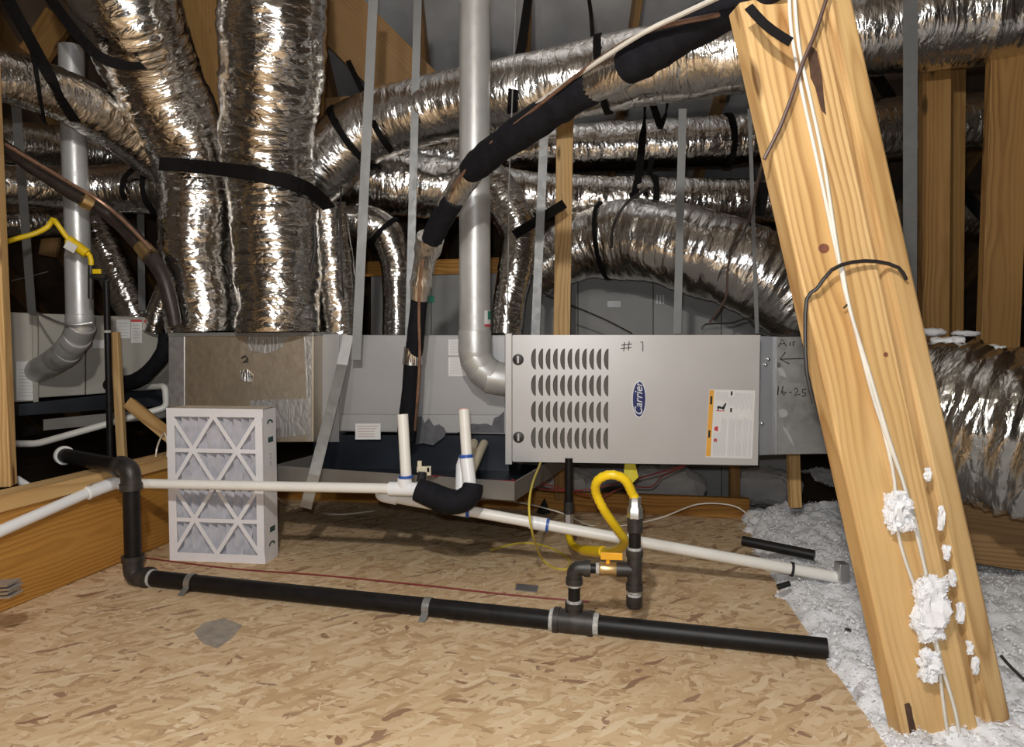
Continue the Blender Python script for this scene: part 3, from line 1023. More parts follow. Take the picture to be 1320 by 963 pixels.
# ================================================================== EQUIPMENT
# ---- main furnace
FZ0 = P(655, 597, 3.08)
FUR = Face(P(655, 597, 3.08), P(977, 598, 2.99))
fu1, fw0 = FUR.uw(977, 598)
fu_t, fw1 = FUR.uw(655, 431)
fw0 = 0.0
fur = thing('furnace', 'light grey louvred furnace with blue oval badge hanging at centre', 'furnace', FUR.at(fu1 / 2, 0, -0.3))
FD = 0.62
mb = MB().slab([FUR.at(0.004, 0.004, -0.022), FUR.at(fu1 - 0.004, 0.004, -0.022), FUR.at(fu1 - 0.004, fw1 - 0.004, -0.022), FUR.at(0.004, fw1 - 0.004, -0.022)], -FUR.n * FD)
mb.build('cabinet', M_furn, fur, bevel=0.003)
# flange strip at the left edge
mb = MB().slab([FUR.at(-0.012, -0.006, 0.002), FUR.at(0.016, -0.006, 0.002), FUR.at(0.016, fw1 + 0.004, 0.002), FUR.at(-0.012, fw1 + 0.004, 0.002)], -FUR.n * 0.06)
mb.build('side_flange', M_furn, fur, bevel=0.002)
# door with real louvre openings
du0, du1, dw0, dw1 = 0.020, fu1, 0.006, fw1 - 0.003
cols, rws = 11, 4
lx = [FUR.uw(683.2 + 9.35 * i, 500)[0] for i in range(cols + 1)]
lyt = [(448, 478), (482, 512), (516, 546), (550, 580)]
mb = MB()


def fq(u0, w0, u1, w1, off=0.0):
    mb.add([FUR.at(u0, w0, off), FUR.at(u1, w0, off), FUR.at(u1, w1, off), FUR.at(u0, w1, off)], [(0, 1, 2, 3)])


rowz = []
for (t, b) in lyt:
    rowz.append((FUR.uw(735, b)[1], FUR.uw(735, t)[1]))
fq(du0, dw0, lx[0], dw1); fq(lx[-1], dw0, du1, dw1)
prev = dw1
for (zb, zt) in rowz:
    fq(lx[0], zt, lx[-1], prev); prev = zb
fq(lx[0], dw0, lx[-1], prev)
NH = 9
hole_shapes = []
for (zb, zt) in rowz:
    for i in range(cols):
        u0, u1 = lx[i], lx[i + 1]
        cw = u1 - u0
        xr = u0 + cw * 0.80; zc = (zb + zt) / 2; hz = (zt - zb) * 0.46; hx = cw * 0.66
        hole = []
        for k in range(NH):                       # bulge on the left, straight on the right
            an = math.pi / 2 + math.pi * k / (NH - 1)
            hole.append((xr + hx * math.cos(an), zc + hz * math.sin(an)))
        # outer loop: straight along top-left-bottom edges, same count
        outer = []
        for k in range(NH):
            t_ = k / (NH - 1)
            if t_ <= 0.25: outer.append((xr + (u0 - xr) * (t_ / 0.25), zt))
            elif t_ <= 0.75: outer.append((u0, zt + (zb - zt) * (t_ - 0.25) / 0.5))
            else: outer.append((u0 + (xr - u0) * (t_ - 0.75) / 0.25, zb))
        V = [FUR.at(*p) for p in outer] + [FUR.at(*p) for p in hole]
        mb.add(V, [(k, k + 1, NH + k + 1, NH + k) for k in range(NH - 1)])
        mb.add([FUR.at(xr, zb), FUR.at(u1, zb), FUR.at(u1, zt), FUR.at(xr, zt), FUR.at(*hole[0]), FUR.at(*hole[-1])],
               [(0, 1, 2, 3, 4, 5)])
        hole_shapes.append((xr, zc, hx, hz))
# returns round the edge of the door
ring = [(du0, dw0), (du1, dw0), (du1, dw1), (du0, dw1)]
for k in range(4):
    a, b = ring[k], ring[(k + 1) % 4]
    mb.add([FUR.at(*a), FUR.at(*b), FUR.at(*b, -0.02), FUR.at(*a, -0.02)], [(0, 1, 2, 3)])
door = mb.build('door', M_furn, fur)
M_in = plain('cabinet_inside_shade', (0.012, 0.011, 0.010), 0.9)  # near-black sheet stands in for the unlit inside behind the louvres
MB().slab([FUR.at(lx[0] - 0.01, rowz[-1][0] - 0.01, -0.0195), FUR.at(lx[-1] + 0.01, rowz[-1][0] - 0.01, -0.0195), FUR.at(lx[-1] + 0.01, rowz[0][1] + 0.01, -0.0195), FUR.at(lx[0] - 0.01, rowz[0][1] + 0.01, -0.0195)], -FUR.n * 0.001).build('louver_shade_sheet', M_in, fur)
# louvre blades: share one mesh
xr, zc, hx, hz = hole_shapes[0]
lv, lf = [], []
for k in range(NH):
    an = math.pi / 2 + math.pi * k / (NH - 1)
    x, z = hx * 0.99 * math.cos(an), hz * 0.98 * math.sin(an)
    dep = 0.014 * (-x / hx) ** 0.8 if x < 0 else 0
    q = FUR.u * x + FUR.w * z - FUR.n * (dep + 0.0006)
    lv.append(q)
lv2 = [q - FUR.n * 0.0012 for q in lv]
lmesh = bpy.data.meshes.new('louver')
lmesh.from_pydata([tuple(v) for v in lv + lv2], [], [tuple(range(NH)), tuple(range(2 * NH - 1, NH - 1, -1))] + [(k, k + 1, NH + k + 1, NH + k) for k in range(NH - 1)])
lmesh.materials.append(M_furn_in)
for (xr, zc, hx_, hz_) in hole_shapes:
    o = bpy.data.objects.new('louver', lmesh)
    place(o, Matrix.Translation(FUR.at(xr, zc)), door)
# latches
for (px, py) in ((668, 463.5), (668.5, 563.5)):
    c = FUR(px, py, 0.0)
    r0 = 0.023
    mb = MB().tube([c - FUR.n * 0.002, c + FUR.n * 0.006, c + FUR.n * 0.008], [r0, r0, r0 * 0.85], 20)
    k = mb.build('latch', M_fit, fur, True)
    MB().box(c + FUR.n * 0.011, 0.008, 0.03, 0.007, FUR.u, FUR.w, FUR.n).build('latch_slot', M_furn, k, bevel=0.001)
# badge
c = FUR(823.7, 514.5, 0.0)


def oval(mb, c, rx, rz, o0, th, face, seg=36):
    mb.slab([c + face.u * rx * math.cos(2 * math.pi * k / seg) + face.w * rz * math.sin(2 * math.pi * k / seg) + face.n * o0 for k in range(seg)], face.n * th)
    return mb


sx = 3.04 / F
bd = oval(MB(), c, 9.3 * sx, 24.2 * sx, 0.0, 0.003, FUR).build('badge_rim', M_badge_rim, fur)
bd2 = oval(MB(), c, 8.0 * sx, 22.6 * sx, 0.003, 0.001, FUR).build('badge_field', M_badge, fur)
text_on('badge_lettering', 'Carrier', 0.045, c + FUR.n * 0.0048 - FUR.u * 0.001, FUR.w, -FUR.u, FUR.n, M_badge_rim, bd2, 0.3, 0.0003)
# hand-written # 1
mb = MB()
for pts in ([(805, 441), (804, 453)], [(811, 440), (810, 452)], [(801, 445), (815, 443.5)], [(800, 449.5), (814, 448)],
            [(825.5, 441.5), (828.5, 440.5), (828.8, 446), (828.6, 453)]):
    stroke(mb, FUR, pts, 1.1, 0.0012)
mb.build('pen_mark', M_ink, fur)
# hairline wires of shadow-thin cracks are left to the light; warning label
LBL = [(914.5, 502), (973.5, 503.5), (969.5, 591.5), (909.5, 589.5)]


def LP(s, t, off):
    a, b, c_, d_ = LBL
    x = (a[0] * (1 - s) + b[0] * s) * (1 - t) + (d_[0] * (1 - s) + c_[0] * s) * t
    y = (a[1] * (1 - s) + b[1] * s) * (1 - t) + (d_[1] * (1 - s) + c_[1] * s) * t
    return FUR(x, y, off)


def lrect(mb, s0, t0, s1, t1, off, th=0.0004):
    mb.slab([LP(s0, t0, off), LP(s1, t0, off), LP(s1, t1, off), LP(s0, t1, off)], -FUR.n * th)


mb = MB(); lrect(mb, 0, 0, 1, 1, 0.0010, 0.001)
lab = mb.build('warning_label', M_paper, fur)
mb = MB(); lrect(mb, 0.005, 0.01, 0.105, 0.985, 0.0016); mb.build('label_band', M_orange, lab)
mb = MB()
lrect(mb, 0.03, 0.10, 0.075, 0.22, 0.0022); lrect(mb, 0.03, 0.60, 0.075, 0.71, 0.0022)
lrect(mb, 0.47, 0.02, 0.51, 0.08, 0.0016); lrect(mb, 0.475, 0.265, 0.515, 0.325, 0.0016)
# the black pictogram: a leaning figure with a raised arm
mb.build('label_mark', M_ink, lab)['kind'] = 'stuff'
mb = MB()
mb.slab([LP(s, t, 0.0018) for s, t in ((0.19, 0.25), (0.21, 0.238), (0.30, 0.255), (0.37, 0.19), (0.39, 0.20), (0.345, 0.285), (0.325, 0.30), (0.31, 0.285), (0.23, 0.275), (0.225, 0.305), (0.205, 0.305))], -FUR.n * 0.0004)
mb.build('label_pictogram', M_ink, lab)
mb = MB()
lrect(mb, 0.17, 0.305, 0.36, 0.318, 0.0016)
mb.slab([LP(s, t, 0.0016) for s, t in ((0.155, 0.55), (0.235, 0.535), (0.235, 0.615), (0.155, 0.60))], -FUR.n * 0.0004)
mb.slab([LP(0.19 + 0.04 * math.cos(a * math.pi / 6), 0.745 + 0.028 * math.sin(a * math.pi / 6), 0.0016) for a in range(12)], -FUR.n * 0.0004)
mb.build('label_symbol', M_redink, lab)
mb = MB()
random.seed(3)
s = 0.15
while s < 0.96:
    w = 0.009
    segs = []
    if s < 0.42: segs.append((0.03, 0.16))
    elif s < 0.55: segs.append((0.10, 0.24))
    else: segs.append((0.04, 0.28 + random.uniform(-0.06, 0.02)))
    t0 = 0.40 if s > 0.28 else 0.62
    if not (0.42 < s < 0.45 or 0.60 < s < 0.62 or 0.74 < s < 0.77 or 0.88 < s < 0.905):
        segs.append((t0 + random.uniform(0, 0.05), 0.97))
    for a_, b_ in segs:
        lrect(mb, s, a_, s + w, b_, 0.0016)
    s += 0.021
mb.build('label_print', M_grey_ink, lab)

# ---- metal filter rack and return box right of the furnace
RF = Face(P(977, 500, 3.05), P(1060, 500, 3.02))
box_t = thing('return_plenum', 'dull sheet metal return box with pen notes, right of the furnace', 'plenum', RF.at(0.2, -0.3, -0.2))
mb = MB().slab([RF(978, 587, -0.012), RF(1002, 586, -0.012), RF(1002, 434, -0.012), RF(978, 433, -0.012)], -RF.n * 0.5)
mb.build('filter_rack', plain('rack_steel', (0.33, 0.34, 0.36), 0.4, 0.7, 0.06, 6), box_t, bevel=0.002)
mb = MB().slab([RF(999.5, 586, 0.006), RF(1001.5, 586, 0.006), RF(1001.5, 434, 0.006), RF(999.5, 434, 0.006)], -RF.n * 0.02)
mb.build('rack_lip', M_galv, box_t)
mb = MB().slab([RF(1002, 586, -0.01), RF(1135, 584, -0.01), RF(1135, 434, -0.01), RF(1002, 434, -0.01)], -RF.n * 0.5)
mb.build('box_body', M_galv_d, box_t, bevel=0.002)
mb = MB()
for x, y in ((990, 463), (986.5, 470), (982, 546)):
    c = RF(x, y, -0.012)
    mb.tube([c, c + RF.n * 0.008, c + RF.n * 0.011], [0.0075, 0.0075, 0.003], 8)
c = RF(1003.5, 470, 0.0)
mb.tube([c - RF.n * 0.01, c + RF.n * 0.003], [0.010, 0.008], 10)
mb.build('screw', M_screw, box_t, True)
mb = MB()
W = 1.35
for pts in ([(999, 447), (1003.5, 437), (1009, 446)], [(1001, 443.5), (1007, 442.5)], [(1014, 441), (1014, 446)], [(1018, 446), (1018, 441), (1021, 440.5)],
            [(1030, 446), (1031, 437)], [(1031, 437), (1037, 436)], [(1031, 441), (1035, 440.5)],
            [(1040, 462), (1001, 463)], [(1008, 454), (1001, 463), (1013, 469)],
            [(999, 498), (998, 509)], [(1005, 498), (1003, 506), (1006, 509), (1009, 506), (1004, 505)],
            [(1013, 506), (1016, 506)], [(1019, 502), (1022, 500), (1024, 503), (1020, 510), (1027, 508)],
            [(1035, 502), (1030, 502), (1030, 506), (1034, 507), (1034, 510), (1029, 511)]):
    stroke(mb, RF, [(x + 4.5, y) for x, y in pts], W, -0.0085)
mb.build('pen_mark', M_ink, box_t)
for poly_ in ([(1002, 474), (1008, 474), (1012, 480), (1014, 487), (1006, 484)], [(1003, 530), (1009, 527), (1014, 529), (1016, 534), (1012, 538), (1006, 538)], [(1008, 550), (1014, 552), (1021, 566), (1024, 577), (1018, 568)]):
    MB().slab([RF(x, y, -0.0092) for x, y in poly_], -RF.n * 0.0006).build('sealant_smear', M_spray, box_t)

# ---- coil case
CF = Face(P(437, 500, 3.36), P(652, 500, 3.30))
coil = thing('coil_case', 'mid grey coil cabinet between the plenum and the louvred furnace', 'cabinet', CF.at(0.35, -0.2, -0.2))
MB().slab([CF(437, 556, -0.004), CF(654, 560, -0.004), CF(654, 432, -0.004), CF(437, 432, -0.004)], -CF.n * 0.42).build('cabinet', M_case, coil, bevel=0.003)
MB().slab([CF(402, 570, -0.02), CF(437, 570, -0.02), CF(437, 431, -0.02), CF(402, 431, -0.02)], -CF.n * 0.40).build('transition_collar', M_case, coil, bevel=0.002)
MB().slab([CF(438.5, 534, 0.0), CF(651, 535, 0.0), CF(651, 433, 0.0), CF(438.5, 433, 0.0)], -CF.n * 0.006).build('upper_panel', M_case, coil, bevel=0.0015)
MB().slab([CF(438.5, 555, 0.0), CF(651, 559, 0.0), CF(651, 536, 0.0), CF(438.5, 535, 0.0)], -CF.n * 0.006).build('lower_panel', M_case, coil, bevel=0.0015)
MB().slab([CF(404, 625, -0.03), CF(656, 628, -0.03), CF(656, 561, -0.03), CF(404, 561, -0.03)], -CF.n * 0.38).build('dark_lower_box', M_pan, coil)  # dark box filling the gap between case and pan
M_mastic = plain('dark_mastic', (0.115, 0.115, 0.125), 0.75, 0, 0.2, 30)
for pts in ([(536, 537), (544, 537), (547, 545), (553, 539), (559, 549), (566, 547), (572, 551), (575, 557), (573, 563), (566, 568), (558, 574), (545, 571), (536, 573)],
            [(588, 559), (594, 556), (600, 549), (609, 546), (616, 547), (627, 546), (634, 549), (637, 539), (644, 536), (650, 530), (650, 558), (589, 557.5)]):
    MB().slab([CF(x, y, 0.0022) for x, y in pts], -CF.n * 0.0015).build('mastic_smear', M_mastic, coil)
k = decal(MB(), CF, 458, 546, 490.5, 566.5, 0.001).build('paper_label', M_paper, coil)
mb = MB()
for y in (549, 552.5, 556, 559, 562): decal(mb, CF, 461, y, 487 - (y % 3) * 4, y + 0.7, 0.0016, 0.0004)
mb.build('label_print', M_print, k)
for (x0, y0, x1, y1) in ((578, 437.5, 603, 458), (578, 460.5, 601, 485)):
    k = decal(MB(), CF, x0, y0, x1, y1, 0.001).build('paper_label', M_paper, coil)
    mb = MB()
    y = y0 + 2
    while y < y1 - 2:
        decal(mb, CF, x0 + 2, y, x1 - 3 - (y * 7) % 6, y + 0.8, 0.0016, 0.0004); y += 2.1
    mb.build('label_print', M_grey_ink, k)

# ---- supply plenum with the ducts on its top
PF = Face(P(217, 500, 3.30), P(404, 500, 3.26))
plen = thing('supply_plenum', 'foil faced supply plenum box under the fat ducts, behind the filter', 'plenum', PF.at(0.3, -0.25, -0.2))
o = MB().slab([PF(238, 571, 0.0), PF(404, 570, 0.0), PF(404, 431, 0.0), PF(310, 429, 0.0), PF(238, 431, 0.0)], -PF.n * 0.42).build('box_body', M_plen, plen, bevel=0.003); uv_box(o)
MB().slab([PF(217, 575, 0.003), PF(238, 573, 0.003), PF(238, 431, 0.003), PF(217, 433, 0.003)], -PF.n * 0.425).build('corner_trim', M_galv, plen, bevel=0.003)
o = MB().slab([PF(216, 434, 0.006), PF(404, 433, 0.006), PF(404, 428, 0.006), PF(216, 429, 0.006)], -PF.n * 0.43).build('top_flange', M_galv_d, plen, bevel=0.002)
o = MB().slab([PF(322, 516, 0.003), PF(400, 514, 0.003), PF(398, 560, 0.003), PF(330, 568, 0.003)], -PF.n * 0.002).build('foil_patch', M_patch, plen); uv_box(o)
o = MB().slab([PF(318, 434, 0.003), PF(372, 434, 0.003), PF(362, 449, 0.003), PF(344, 456, 0.003), PF(320, 452, 0.003)], -PF.n * 0.002).build('foil_patch', M_patch, plen); uv_box(o)
o = MB().slab([PF(392, 434, 0.003), PF(402, 434, 0.003), PF(401, 566, 0.003), PF(397, 566, 0.003)], -PF.n * 0.002).build('foil_patch', M_patch, plen); uv_box(o)
mb = MB(); stroke(mb, PF, [(311, 462), (316, 459), (319, 463), (313, 468), (320, 466)], 2.5, 0.003); mb.build('pen_mark', M_ink, plen)
o = MB().slab([PF(309, 478, 0.006), PF(318, 476, 0.006), PF(326, 484, 0.006), PF(324, 492, 0.006), PF(312, 491, 0.006)], -PF.n * 0.005).build('foil_patch', M_tape, plen); uv_box(o)

# ---- drain pan under the coil case
PZ = 0.365
pl_, pr_ = FZ(352, 600, PZ), FZ(664, 621, PZ)
pu = (pr_ - pl_).normalized(); pn = Vector((-pu.y, pu.x, 0))
pan = thing('drain_pan', 'shallow steel drain pan with black lining under the coil case', 'pan', (pl_ + pr_) / 2 + pn * 0.35 - Vector((0, 0, 0.07)))
ph, pdp, pw = 0.072, 0.75, (pr_ - pl_).length
Zv = Vector((0, 0, 1))
mb = MB()
mb.slab([pl_ - Zv * ph, pr_ - Zv * ph, pr_, pl_], pn * 0.004)
mb.slab([pl_ - Zv * ph + pn * pdp, pr_ - Zv * ph + pn * pdp, pr_ + pn * pdp, pl_ + pn * pdp], pn * 0.004)
mb.slab([pl_ - Zv * ph, pl_, pl_ + pn * pdp, pl_ - Zv * ph + pn * pdp], pu * 0.004)
mb.slab([pr_ - Zv * ph, pr_, pr_ + pn * pdp, pr_ - Zv * ph + pn * pdp], -pu * 0.004)
mb.build('pan_rim', M_pan_out, pan)
MB().slab([pl_ - Zv * ph + pu * 0.005 + pn * 0.005, pr_ - Zv * ph - pu * 0.005 + pn * 0.005, pr_ - Zv * ph + pn * (pdp - 0.01) - pu * 0.005, pl_ - Zv * ph + pn * (pdp - 0.01) + pu * 0.005], Zv * 0.004).build('pan_bottom', M_pan, pan)
MB().slab([pl_ - Zv * (ph - 0.004) + pn * 0.006 + pu * 0.005, pr_ - Zv * (ph - 0.004) + pn * 0.006 - pu * 0.005, pr_ + pn * 0.006 - pu * 0.005 - Zv * 0.003, pl_ + pn * 0.006 + pu * 0.005 - Zv * 0.003], pn * 0.002).build('pan_lining', M_pan, pan)

# ---- flue of the main furnace
flue = thing('flue_pipe', 'thick pale metal flue rising from the elbow left of the furnace', 'flue', P(612, 490, 3.17))
FLD = 3.17
k = FLD / F
MB().tube([P(613, -40, FLD), P(612, 8, FLD)], 20.5 * k, 32).build('pipe_length', M_vent, flue, True)
MB().tube([P(612, 5, FLD), P(612, 7, FLD), P(612, 428, FLD)], [19.4 * k, 19.4 * k, 20.2 * k], 32).build('pipe_length', M_vent, flue, True)
mb = MB()
mb.tube([P(612, 426, FLD), P(612, 428, FLD), P(612, 454, FLD)], [20.6 * k, 21.3 * k, 21.3 * k], 32)
mb.build('elbow_collar', M_vent, flue, True)
gore = [(612, 452), (614, 463), (622, 476), (635, 486), (656, 490)]
for i in range(4):
    a, b = P(*gore[i], FLD), P(*gore[i + 1], FLD)
    t_ = (b - a)
    mb = MB().tube([a - t_ * 0.34, a - t_ * 0.30, b + t_ * 0.22, b + t_ * 0.34], [20.3 * k, 21.3 * k, 21.1 * k, 20.2 * k], 32)
    mb.build('elbow_gore', M_vent, flue, True)
mb = MB()
c0 = P(612, 415, FLD)
rr = 20.6 * k
V, Fc = [], []
for j, z in enumerate((-0.03, 0.027)):
    for i in range(7):
        an = math.radians(-62 + i * 8)
        V.append(c0 + Vector((math.cos(an + 0.2) * rr, math.sin(an + 0.2) * rr, z + 0.02)))
for i in range(6): Fc.append((i, i + 1, 8 + i, 7 + i))
mb.add(V, Fc)
st = mb.build('sticker', M_paper, flue, True)
mb = MB()
for i0, i1, z0, z1, mm in ((2, 6, 0.0, 0.035, M_greenink), (0, 6, -0.03, -0.022, M_redink)):
    V = []
    for z in (z0, z1):
        for i in range(i0, i1 + 1):
            an = math.radians(-62 + i * 8)
            V.append(c0 + Vector((math.cos(an + 0.2) * (rr + 0.0006), math.sin(an + 0.2) * (rr + 0.0006), z - 0.01 + 0.02)))
    n_ = i1 - i0 + 1
    MB().add(V, [(i, i + 1, n_ + i + 1, n_ + i) for i in range(n_ - 1)]).build('sticker_print', mm, st, True)

# ---- refrigerant line set in black foam from the coil up to the brace top
ls = thing('line_set', 'black foam covered refrigerant line climbing rightward to the brace top', 'pipe', P(530, 555, 3.22))


def foam(pts, name='foam_sleeve', m=M_foam, seg=20, smooth=True, parent=None, wob=0.05, seed=0):
    raw = []
    for px, py, d, rp in pts:
        q = P(px, py, d); raw.append((q.x, q.y, q.z, rp * d / F))
    a = spline(raw, 0.02)
    rad = a[:, 3] * (1 + wob * vnoise(np.stack([np.arange(len(a)) * 0.7, np.zeros(len(a)), np.zeros(len(a))], -1), seed))
    o = MB().tube([Vector(x) for x in a[:, :3]], list(rad), seg).build(name, m, parent, smooth)
    return o


foam([(524, 565, 3.25, 13), (526, 540, 3.22, 12), (530, 490, 3.18, 11), (532, 465, 3.16, 11)], parent=ls)
foam([(533, 462, 3.155, 11), (537, 420, 3.12, 11), (541, 380, 3.1, 11)], parent=ls)
foam([(556, 310, 2.96, 13.5), (568, 285, 2.9, 14.5), (585, 258, 2.82, 14.5)], parent=ls)
foam([(606, 221, 2.74, 17), (640, 192, 2.6, 19.5), (700, 151, 2.4, 21), (770, 106, 2.2, 22)], parent=ls, wob=0.08)
foam([(808, 86, 2.1, 24), (850, 60, 2.0, 26), (910, 28, 1.85, 24), (968, 2, 1.66, 18), (1010, -22, 1.6, 16)], parent=ls, wob=0.08)


def wrap(pts, seed, m=M_tape):
    o = foam(pts, 'foil_wrap', m, 24, True, ls, 0.12, seed)
    uv_box(o)
    return o


wrap([(540, 386, 3.1, 12.5), (546, 345, 3.06, 15.5), (555, 306, 2.97, 16.5)], 1)
wrap([(578, 268, 2.86, 15.3), (593, 242, 2.8, 15.5), (610, 218, 2.74, 17)], 2)
wrap([(762, 111, 2.22, 21), (787, 97, 2.16, 24), (815, 82, 2.1, 23)], 3)
wrap([(531.5, 469, 3.16, 12.3), (532.8, 448, 3.15, 12.3)], 4)
# bare copper that lies along the sleeve
MB().tube(SP([(535, 555, 3.16), (539, 500, 3.1), (541, 455, 3.09), (540, 400, 3.05), (543, 350, 3.0), (556, 290, 2.93), (585, 240, 2.76), (625, 192, 2.58), (690, 140, 2.35), (760, 85, 2.13), (830, 42, 1.95), (930, 18, 1.72)], 0.04), 0.006, 8).build('copper_line', M_cu, ls, True)
# thermostat cable, pale
tag(MB().tube(SP([(640, 180, 2.56), (700, 128, 2.34), (770, 80, 2.1), (830, 42, 1.93), (880, 18, 1.8), (940, -10, 1.62)], 0.04), 0.0065, 8).build('control_cable', M_wire_w, None, True),
    'pale control cable riding on the black line towards the top right', 'cable')
sling('black strap tied over the top of the brace', [(965, 8, 1.56), (985, 30, 1.55), (1005, 45, 1.55), (1020, 54, 1.55)], 12)

# ================================================================== FILTER
FF = Face(P(219, 728, 2.95), P(343, 733, 2.90))
z_off = -FF.o.z
FF.o = Vector((FF.o.x, FF.o.y, 0))
fil = thing('air_filter', 'white cardboard framed pleated filter standing on the floor at left', 'filter', FF.at(0.19, 0, -0.05))
fw = (P(343, 620, 2.90) - P(219, 620, 2.95)).length
fh = FF.uw(219, 526)[1]
fd = 0.115
th = 0.004
mb = MB()
mb.slab([FF.at(0, 0, 0), FF.at(0, fh, 0), FF.at(0, fh, -fd), FF.at(0, 0, -fd)], FF.u * th)
mb.slab([FF.at(fw, 0, 0), FF.at(fw, fh, 0), FF.at(fw, fh, -fd), FF.at(fw, 0, -fd)], -FF.u * th)
mb.slab([FF.at(th, 0, 0), FF.at(fw - th, 0, 0), FF.at(fw - th, 0, -fd), FF.at(th, 0, -fd)], FF.w * th)
side = mb.build('frame', M_card, fil)
MB().slab([FF.at(0, fh, 0), FF.at(fw, fh, 0), FF.at(fw, fh, -fd), FF.at(0, fh, -fd)], -FF.w * th).build('top_edge', M_cardtop, fil)
# lattice in normalised face coordinates
gx = lambda c: (c - 72) / (598 - 72) * fw
gz = lambda c: fh * (1 - (c - 60) / (925 - 60))
mb = MB()


def bar(x0, y0, x1, y1, w, off=0.0):
    a, b = FF.at(gx(x0), gz(y0), off), FF.at(gx(x1), gz(y1), off)
    ribbon(mb, [a, b], w, 0.003, FF.n)


bw_ = 0.034
e = bw_ / 2 / fw * 526
ez = bw_ / 2 / fh * 865
bar(72 + e, 60, 72 + e, 925, bw_); bar(598 - e, 60, 598 - e, 925, bw_)
bar(72, 60 + ez, 598, 60 + ez, bw_, 0.0004); bar(72, 925 - ez, 598, 925 - ez, bw_, 0.0004)
for y in (296, 492, 690): bar(90, y, 580, y, 0.016 if y != 492 else 0.010, 0.0008)
for dy in (0, 392):
    bar(108, 118 + dy, 338, 492 + dy, 0.016, 0.0011); bar(330, 100 + dy, 108, 470 + dy, 0.016, 0.0014)
    bar(330, 100 + dy, 562, 470 + dy, 0.016, 0.0017); bar(562, 118 + dy, 332, 492 + dy, 0.016, 0.0020)
mb.build('lattice', M_card, fil)
# pleats
mb = MB()
NP = 11
vs_, fs = [], []
nz = 30
for j in range(nz + 1):
    for i in range(2 * NP + 1):
        u = th + (fw - 2 * th) * i / (2 * NP)
        dep = -0.008 if i % 2 else -0.05
        wv = 0.003 * math.sin(j * 1.3 + i) + 0.002 * math.sin(j * 2.9 + 2 * i)
        vs_.append(FF.at(u + wv * (0 < i < 2 * NP), th + (fh - 2 * th) * j / nz, dep + 0.003 * math.sin(j * 0.9 + i * 2)))
w_ = 2 * NP + 1
for j in range(nz):
    for i in range(2 * NP):
        fs.append((j * w_ + i, j * w_ + i + 1, (j + 1) * w_ + i + 1, (j + 1) * w_ + i))
mb.add(vs_, fs)
mb.build('pleated_media', M_pleat, fil, True)
MB().slab([FF.at(th, th, -fd + 0.002), FF.at(fw - th, th, -fd + 0.002), FF.at(fw - th, fh - th, -fd + 0.002), FF.at(th, fh - th, -fd + 0.002)], -FF.n * 0.002).build('back_panel', M_card, fil)
# printed marks on the right side
SFu = -FF.n


def side_at(a, z, off=0.0006): return FF.at(fw, 0, 0) + FF.n * (-a * fd) + Vector((0, 0, z * fh)) + FF.u * off


def sdecal(mb, a0, z0, a1, z1): mb.slab([side_at(a0, z0), side_at(a1, z0), side_at(a1, z1), side_at(a0, z1)], FF.u * -0.0004)


mb = MB()
sdecal(mb, 0.35, 0.775, 0.75, 0.81); sdecal(mb, 0.38, 0.185, 0.78, 0.22)
mb.build('green_stamp', M_darkgreen, fil)
mb = MB()
for zc_ in (0.90, 0.10):
    n_ = 8
    out = [(0.52 + 0.24 * math.cos(math.pi * i / n_), zc_ + 0.026 * math.sin(math.pi * i / n_)) for i in range(n_ + 1)]
    inn = [(0.52 + 0.14 * math.cos(math.pi * i / n_), zc_ - 0.004 + 0.018 * math.sin(math.pi * i / n_)) for i in range(n_ + 1)]
    for i in range(n_):
        mb.slab([side_at(*out[i]), side_at(*out[i + 1]), side_at(*inn[i + 1]), side_at(*inn[i])], FF.u * -0.0004)
mb.build('arc_mark', M_darkgreen, fil)
mb = MB()
for z in (0.69, 0.665, 0.64, 0.625): sdecal(mb, 0.45, z, 0.58, z + 0.014)
mb.build('side_print', M_grey_ink, fil)

# ================================================================== GAS PIPING
gas = thing('gas_pipe', 'black iron gas pipe along the floor with elbows and a riser', 'pipe', FZ(172, 752, 0))
R1 = 0.029
gl = FZ(172, 743, R1); gr = FZ(1066, 836, R1)
corner_top = Vector((gl.x, gl.y, P(165, 604, gl.y).z))
gback = P(82, 601, gl.y + 0.30)
gback = Vector((gback.x, gback.y, corner_top.z))
MB().tube([gl + (gr - gl).normalized() * 0.05, gr], R1, 20).build('floor_run', M_pipe, gas, True)
MB().tube([gl + Vector((0, 0, 0.05)), corner_top - Vector((0, 0, 0.05))], R1, 20).build('riser', M_pipe, gas, True)
MB().tube([corner_top + (gback - corner_top).normalized() * 0.05, gback], R1, 20).build('wall_run', M_pipe, gas, True)
for c, a, b in ((gl, gr, gl + Vector((0, 0, 1))), (corner_top, gback, corner_top - Vector((0, 0, 1)))):
    da, db = (a - c).normalized(), (b - c).normalized()
    mb = MB()
    mb.tube(fillet([c + da * 0.07, c, c + db * 0.07], 0.055, 8), R1 * 1.22, 20)
    mb.tube([c + da * 0.055, c + da * 0.078], R1 * 1.36, 20); mb.tube([c + db * 0.055, c + db * 0.078], R1 * 1.36, 20)
    mb.build('elbow', M_fit, gas, True)
    MB().tube([c + da * 0.076, c + da * 0.088], R1 * 1.12, 20).build('sealant_ring', M_dope, gas, True)
MB().tube([gback + (corner_top - gback).normalized() * 0.0, gback + (corner_top - gback).normalized() * 0.014], R1 * 1.3, 20).build('sealant_ring', M_paper, gas, True)
# pipe straps over the run
gd = (gr - gl).normalized()
gperp = Vector((-gd.y, gd.x, 0))


